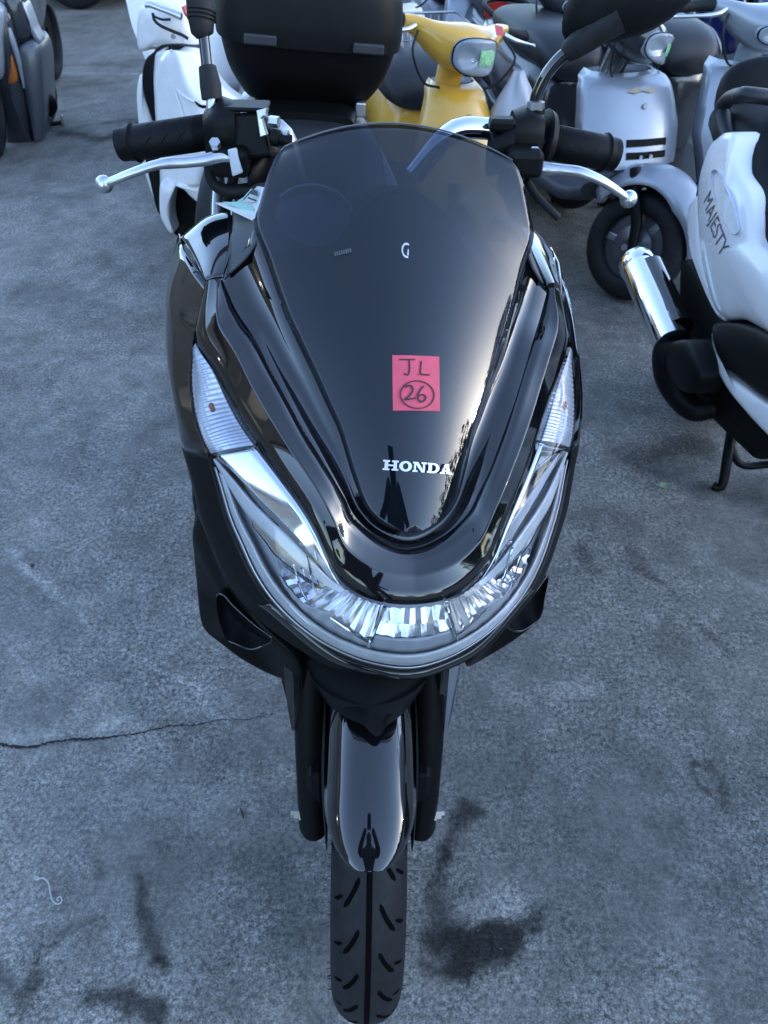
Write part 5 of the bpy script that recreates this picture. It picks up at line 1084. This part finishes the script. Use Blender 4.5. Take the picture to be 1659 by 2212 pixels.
# chrome muffler and its black pipe
m0, m1 = MXp(1452, 742, -.245), MXp(1374, 566, -.255)
ax_ = (m1 - m0) / np.linalg.norm(m1 - m0); L_m = np.linalg.norm(m1 - m0)
mu = tube('muffler', [m0 - ax_ * .004, m0, m0 + ax_ * .015, m0 + ax_ * (L_m - .03), m0 + ax_ * (L_m - .012), m0 + ax_ * L_m], [.036, .046, .047, .047, .045, .032], CHROME, tm, seg=40, auto=50)
tube('end_cap', [m0 + ax_ * (L_m - .034), m0 + ax_ * (L_m - .030), m0 + ax_ * (L_m - .004), m0 + ax_ * (L_m + .012), m0 + ax_ * (L_m + .014)], [.047, .0495, .0495, .042, .02], CHROME, mu, seg=40)
hs = tube('heat_shield', [m0 + ax_ * .03 + np.array([.020, 0, .018]), m0 + ax_ * (L_m - .05) + np.array([.020, 0, .018])], .038, GLOSS, mu, seg=24)
tube('exhaust_pipe', [m0 - ax_ * .0, MXp(1452, 775, -.245), MXp(1455, 815, -.24), MXp(1470, 855, -.23), MXp(1500, 885, -.21), MXp(1540, 880, -.17), MXp(1590, 880, -.12)], [.045, .050, .046, .036, .030, .028, .028], MATTE, tm, n=40, seg=24)
puff('pipe_cover', [MXp(px, py, -.265) for px, py in [(1440, 750), (1470, 735), (1495, 740), (1515, 790), (1510, 830), (1490, 850), (1460, 830), (1438, 790)]], MATTE, tm, bulge=(-.02, 0, 0), depth=(.06, 0, 0), n=40, rings=7)
sections('engine_case', [((-.08, .95, .30), .08, .10, 3), ((-.10, 1.2, .28), .08, .11, 3), ((-.10, 1.5, .28), .06, .09, 3)], 'y', DEEP, tm, n=10)
puff('lower_cowl', [MXp(px, py, -.17) for px, py in [(1480, 560), (1560, 690), (1600, 760), (1659, 930), (1720, 1010), (1659, 985), (1580, 930), (1540, 900), (1500, 840), (1490, 760), (1470, 660)]], DEEP, tm, bulge=(-.01, 0, 0), depth=(.2, 0, 0), n=50, rings=6)
# footboard and lower white fairing
puff('footboard', [MXp(px, py, -.225) for px, py in [(1540, 705), (1556, 698), (1600, 700), (1659, 722), (1730, 780), (1740, 900), (1659, 862), (1625, 838), (1595, 812), (1566, 790), (1545, 750)]], MATTE, tm, bulge=(-.016, 0, 0), depth=(.06, 0, 0), n=60, rings=8)
puff('lower_fairing', [MXp(px, py, -.215) for px, py in [(1538, 720), (1550, 775), (1570, 808), (1600, 828), (1640, 856), (1700, 900), (1760, 990), (1720, 990), (1659, 936), (1612, 884), (1575, 838), (1550, 790)]], WHITE, tm, bulge=(-.014, 0, 0), depth=(.06, 0, 0), n=60, rings=8, centre=MXp(1610, 860, -.215))
g = FM.local(ground(1556, 1058))
tube('centre_stand_leg', [MXp(1582, 925, g[0] + .03), MXp(1572, 985, g[0] + .01), g + np.array([0, 0, .012]), g + np.array([-.02, .008, .010])], [.014, .0135, .012, .012], MATTE, tm, n=16)
tube('centre_stand_leg', [MXp(1582, 925, g[0] + .03) * np.array([-1, 1, 1]), g * np.array([-1, 1, 0]) + np.array([0, 0, .012])], [.014, .012], MATTE, tm)
tube('stand_bar', [MXp(1576, 958, g[0] + .015), MXp(1600, 1003, g[0] + .05), MXp(1659, 1003, g[0] + .12), (.1, MXp(1659, 1003, 0)[1], .10)], .010, MATTE, tm, n=16)
lathe('rear_wheel', [(.15, -.05), (.05, -.03), (.05, .03), (.15, .05)], DEEP, tm, seg=28, centre=(0, 1.45, .25))
lathe('rear_tyre', [(.16 + .09 * math.sin(math.pi * k / 12) ** .6, -.07 * math.cos(math.pi * k / 12)) for k in range(13)] + [(.15, .04), (.15, -.04)], RUBBER, tm, seg=44, centre=(0, 1.45, .25))
lathe('front_tyre', [(.15 + .09 * math.sin(math.pi * k / 12) ** .6, -.055 * math.cos(math.pi * k / 12)) for k in range(13)] + [(.03, .04), (.03, -.04)], RUBBER, tm, seg=40, centre=(0, 0, .24))
sections('front_cowl', [((0, -.18, .62), .10, .10, 2.6), ((0, -.05, .70), .20, .20, 2.6), ((0, .20, .72), .25, .26, 2.6), ((0, .36, .66), .22, .26, 2.8), ((0, .44, .60), .15, .2, 3)], 'y', WHITE, tm, n=18)
sections('windscreen', [((0, .10, .92), .18, .03, 2), ((0, .22, 1.1), .16, .02, 2), ((0, .32, 1.22), .08, .012, 2)], 'y', SMOKE, tm, n=10)
tube('handlebar', [(-.34, .50, 1.0), (-.2, .42, 1.02), (0, .38, 1.0), (.2, .42, 1.02), (.34, .50, 1.0)], .016, RUBBER, tm, n=20)
sections('floor_tunnel', [((0, .36, .42), .20, .14, 3), ((0, .7, .38), .20, .10, 3)], 'y', DEEP, tm)
# ------------------------------------------------------------------ grey scooter cut by the left edge
gy = ground(5, 340); FG = Frame((gy[0] - .03, gy[1] + .02, 0), rad(6), rad(2), rad(6))
tg = thing('grey_scooter', 'dark grey scooter at the left edge with amber reflector, side stand down', 'scooter', tuple(FG.T), (0, FG.lean, FG.yaw), 'scooters parked in the yard')
def GX_(px, py, y): return FG.y(px, py, y)
fw = lathe('front_wheel', [(.16, -.03), (.06, -.02), (.06, .02), (.16, .03)], DEEP, tg, seg=28, centre=(0, 0, .25), fx=FG.turn)
lathe('tyre', [(.17 + .08 * math.sin(math.pi * k / 14) ** .6, -.052 * math.cos(math.pi * k / 14)) for k in range(15)] + [(.16, .03), (.16, -.03)], RUBBER, fw, seg=48, centre=(0, 0, .25), fx=FG.turn)
P = []
for a in np.linspace(rad(15), rad(150), 20): P.append([(.06 * u, -(.285 - .04 * abs(u) ** 3) * math.cos(a), .25 + (.285 - .04 * abs(u) ** 3) * math.sin(a)) for u in np.linspace(-1, 1, 11)])
grid('front_fender', FG.turn(np.array(P)), WHITEG, tg, solid=.003)
puff('side_fairing', [GX_(px, py, .22) for px, py in [(-40, 10), (15, 22), (35, 80), (50, 150), (60, 215), (68, 290), (82, 325), (86, 335), (60, 343), (30, 338), (18, 320), (5, 240), (-40, 120)]], DGREY, tg, bulge=(0, -.04, 0), depth=(0, .2, 0), n=60, rings=7)
puff('outer_fairing', [GX_(px, py, .20) for px, py in [(40, 105), (68, 90), (85, 110), (92, 140), (95, 190), (97, 240), (92, 290), (86, 330), (78, 325), (66, 260), (55, 200), (44, 140)]], MGREY, tg, bulge=(.0, -.03, 0), depth=(0, .25, 0), n=60, rings=7)
puff('upper_cowl', [GX_(px, py, .26) for px, py in [(5, -30), (40, -20), (58, 20), (70, 60), (70, 78), (45, 98), (36, 96), (25, 60), (14, 20)]], DGREY, tg, bulge=(0, -.04, 0), depth=(0, .2, 0), n=50, rings=7)
puff('pale_trim', [GX_(px, py, .25) for px, py in [(46, 0), (56, 14), (70, 50), (74, 62), (88, 92), (80, 90), (70, 76), (62, 40)]], SILVER, tg, bulge=(0, -.015, 0), depth=(0, .1, 0), n=40, rings=5)
puff('reflector', [GX_(px, py, .185) for px, py in [(24, 118), (30, 130), (38, 160), (36, 178), (18, 180), (22, 150)]], AMBER, tg, bulge=(0, -.012, 0), depth=(0, .03, 0), n=30, rings=5)
tube('side_trim', [GX_(px, py, .18) for px, py in [(20, 60), (28, 90), (40, 130), (52, 190)]], [.008, .014, .012, .006], SILVER, tg, n=16)
puff('headlight', [GX_(px, py, .16) for px, py in [(-40, 20), (5, 20), (6, 90), (4, 170), (-40, 150)]], LAMPM, tg, bulge=(0, -.03, 0), depth=(0, .06, 0), n=40, rings=6)
tube('footpeg', [GX_(px, py, .34) for px, py in [(96, 200), (110, 215), (116, 232), (108, 250)]], [.02, .024, .02, .012], MATTE, tg, n=14)
puff('engine_cover', [GX_(px, py, .40) for px, py in [(96, 170), (108, 195), (114, 225), (110, 262), (98, 285), (92, 240)]], MATTE, tg, bulge=(0, -.03, 0), depth=(0, .12, 0), n=36, rings=6)
s0 = FG.local(ground(78, 378 - 100)); s0 = FG.local(ground(80, 281)); s1 = FG.local(ground(138, 272))
tube('side_stand', [GX_(62, 335, .55), (s0 + GX_(62, 335, .55)) / 2, s0 + np.array([0, 0, .014]), s1 + np.array([0, 0, .018])], [.014, .013, .015, .010], MATTE, tg, n=18)
box('stand_foot', s1 + np.array([.0, 0, .03]), (.012, .03, .05), STEEL, tg, bevel=.003)
sections('rear_body', [((0, .55, .45), .14, .16, 3), ((0, .9, .55), .17, .16, 3), ((0, 1.4, .66), .10, .08, 2.6)], 'y', DGREY, tg, n=16)
sections('seat', [((0, .7, .72), .10, .04, 2.6), ((0, .95, .76), .15, .05, 2.6), ((0, 1.4, .82), .11, .04, 2.6)], 'y', SEATM, tg, n=14)
rw = lathe('rear_wheel', [(.15, -.03), (.05, -.02), (.05, .02), (.15, .03)], DEEP, tg, seg=24, centre=(0, 1.35, .25)); lathe('tyre', [(.16 + .08 * math.sin(math.pi * k / 12) ** .6, -.055 * math.cos(math.pi * k / 12)) for k in range(13)] + [(.15, .03), (.15, -.03)], RUBBER, rw, seg=36, centre=(0, 1.35, .25))
tube('handlebar', [(-.34, .45, 1.02), (-.15, .36, 1.04), (.15, .36, 1.04), (.34, .45, 1.02)], .016, RUBBER, tg, n=16)

# ------------------------------------------------------------------ parked dark van at the far end of the yard
wv = ground(168, 24); tv = thing('parked_van', 'dark van far behind on the left, only a wheel and sill in view', 'van', (wv[0], wv[1] + .1, 0), (0, 0, 0))
for i, xo in enumerate((0, -2.4, )):
    for j, yo in enumerate((0, 1.45)):
        wl_ = bpy.data.objects.new('wheel', None); cc_ = np.array([xo, yo, .30])
        ob = lathe('wheel', [(.20, -.09), (.16, -.06), (.05, -.085), (.05, .08), (.19, .08), (.20, .09)], SILVER, tv, seg=28, centre=(0, 0, 0), fx=lambda P, c=cc_: np.stack([P[..., 1], P[..., 0], P[..., 2]], -1) + c)
        lathe('tyre', [(.21 + .09 * math.sin(math.pi * k / 12) ** .5, -.095 * math.cos(math.pi * k / 12)) for k in range(13)] + [(.20, .08), (.20, -.08)], RUBBER, ob, seg=40, fx=lambda P, c=cc_: np.stack([P[..., 1], P[..., 0], P[..., 2]], -1) + c)
        for k in range(5):
            a = 2 * math.pi * k / 5 + .3; V, Fc = box_geo((.12, -.075, 0), (.13, .03, .05)); V = V @ np.array(Matrix.Rotation(a, 3, 'Y')).T + cc_; link('spoke', V, Fc, MGREY, ob, smooth=False)
sections('body', [((-3.2, .72, .8), .70, .45, 4), ((-3.0, .72, .95), .78, .70, 5), ((-.2, .72, 1.0), .80, .76, 5), ((.45, .72, .85), .80, .58, 4), ((.95, .72, .70), .76, .40, 4), ((1.05, .72, .62), .6, .28, 4)], 'x', DGREY, tv, n=30, seg=36)
box('sill', (-1.0, .72, .28), (3.9, 1.3, .16), MATTE, tv, bevel=.02)
for x0, x1 in ((-2.9, -1.7), (-1.6, -.5)): prism('side_window', [(x0, -.085, 1.15), (x1, -.085, 1.15), (x1, -.055, 1.5), (x0, -.055, 1.5)], GLASSW, tv, depth=.02)

# ------------------------------------------------------------------ small things lying about
def flat(px, py, z=.004): return ground(px, py, z)
sp = [flat(*p, .006) for p in [(72, 1897), (80, 1894), (84, 1899), (76, 1900)]] + [flat(*p, .008) for p in [(92, 1897), (102, 1903), (107, 1915), (109, 1930), (113, 1944), (121, 1952), (130, 1951), (134, 1943), (129, 1937), (123, 1942), (127, 1946)]]
s_ = tube('string', sp, .0014, STRING, None, seg=6, n=70); tag(s_, 'thin pale string with curled ends on the concrete', 'string')
tw_ = tube('twig', [flat(519, 1746, .006), flat(523, 1756, .008), flat(526, 1768, .006)], [.0012, .0024, .0010], TWIGM, None, seg=7, n=10); tag(tw_, 'short brown twig on the concrete left of the mudguard', 'twig')
lc = flat(1436, 1055, .006); P = []
for u in np.linspace(0, 1, 8): P.append([(lc[0] + (u - .5) * .040, lc[1] + v * .012 * math.sin(math.pi * (.08 + .86 * u)) + .004 * u, lc[2] + .007 * abs(v) + .010 * (u - .4) ** 2 * 3 + .003 * math.sin(5 * u)) for v in np.linspace(-1, 1, 5)])
lf = grid('leaf', np.array(P), LEAFM, None, solid=.0006); tag(lf, 'small curled pale green leaf on the concrete below the chrome muffler', 'leaf')
for (px, py, lab) in ((69, 1221, 'dark pebble on the concrete near the left edge'), (497, 1008 * 0 + 1770, '')):
    if lab:
        c = flat(px, py, .003); pb_ = sections('pebble', [(c + np.array([-.005, 0, 0]), .001, .001, 2), (c, .005, .004, 2), (c + np.array([.005, 0, 0]), .001, .001, 2)], 'x', TWIGM, None, seg=8, n=6); tag(pb_, lab, 'pebble')
# plastic bag hanging between the yellow and the silver scooter
bc = at_Y(1112, 235, 2.75); th_ = np.linspace(0, 2 * math.pi, 26, endpoint=False); P = []
for k, z in enumerate(np.linspace(0, 1, 16)):
    r = .012 + .075 * math.sin(math.pi * min(1, (1 - z) * .62 + .02)) ** 1.1
    P.append([(bc[0] + r * math.cos(a) * (1 + .16 * math.sin(5 * a + z * 3) + .1 * math.sin(9 * a)), bc[1] + .7 * r * math.sin(a) * (1 + .16 * math.cos(4 * a + z * 5)), bc[2] - .13 + .24 * z + .006 * math.sin(7 * a)) for a in th_])
bg_ = grid('plastic_bag', np.array(P), BAGM, None, cv=True, cap=True); tag(bg_, 'crumpled pale plastic bag hanging between the yellow and silver scooters', 'bag')

# ------------------------------------------------------------------ the person taking the photograph, behind the camera (seen only as a reflection)
pv = [(0, -.50, .95), (0, -.49, 1.12), (0, -.47, 1.36), (0, -.44, 1.47), (0, -.40, 1.56), (0, -.395, 1.64),
      (.18, -.47, 1.39), (.24, -.30, 1.17), (.06, -.085, 1.30), (-.18, -.47, 1.39), (-.24, -.30, 1.17), (-.06, -.085, 1.30),
      (.09, -.50, .90), (.11, -.47, .50), (.12, -.50, .09), (.13, -.38, .05), (-.09, -.50, .90), (-.11, -.47, .50), (-.12, -.50, .09), (-.13, -.38, .05)]
pe = [(0, 1), (1, 2), (2, 3), (3, 4), (4, 5), (2, 6), (6, 7), (7, 8), (2, 9), (9, 10), (10, 11), (0, 12), (12, 13), (13, 14), (14, 15), (0, 16), (16, 17), (17, 18), (18, 19)]
prd = [(.16, .11), (.15, .10), (.17, .11), (.06, .06), (.085, .10), (.075, .09), (.065, .065), (.048, .048), (.032, .032), (.065, .065), (.048, .048), (.032, .032), (.085, .085), (.06, .06), (.045, .045), (.042, .03), (.085, .085), (.06, .06), (.045, .045), (.042, .03)]
me = bpy.data.meshes.new('person'); me.from_pydata(pv, pe, []); per = bpy.data.objects.new('person', me); COL.objects.link(per); me.materials.append(CLOTH)
sk = per.modifiers.new('skin', 'SKIN'); sb = per.modifiers.new('smooth', 'SUBSURF'); sb.levels = sb.render_levels = 2
for i, r_ in enumerate(prd): me.skin_vertices[0].data[i].radius = r_
me.skin_vertices[0].data[0].use_root = True
tag(per, 'person in dark clothes holding up a phone in front of the black scooter', 'person')
ph = box('phone', (0.0, -.045, 1.345), (.075, .009, .155), SOFTB, None, R=rotm('X', -PIT), bevel=.003); tag(ph, 'dark phone held up by the person in front of the scooter', 'phone')
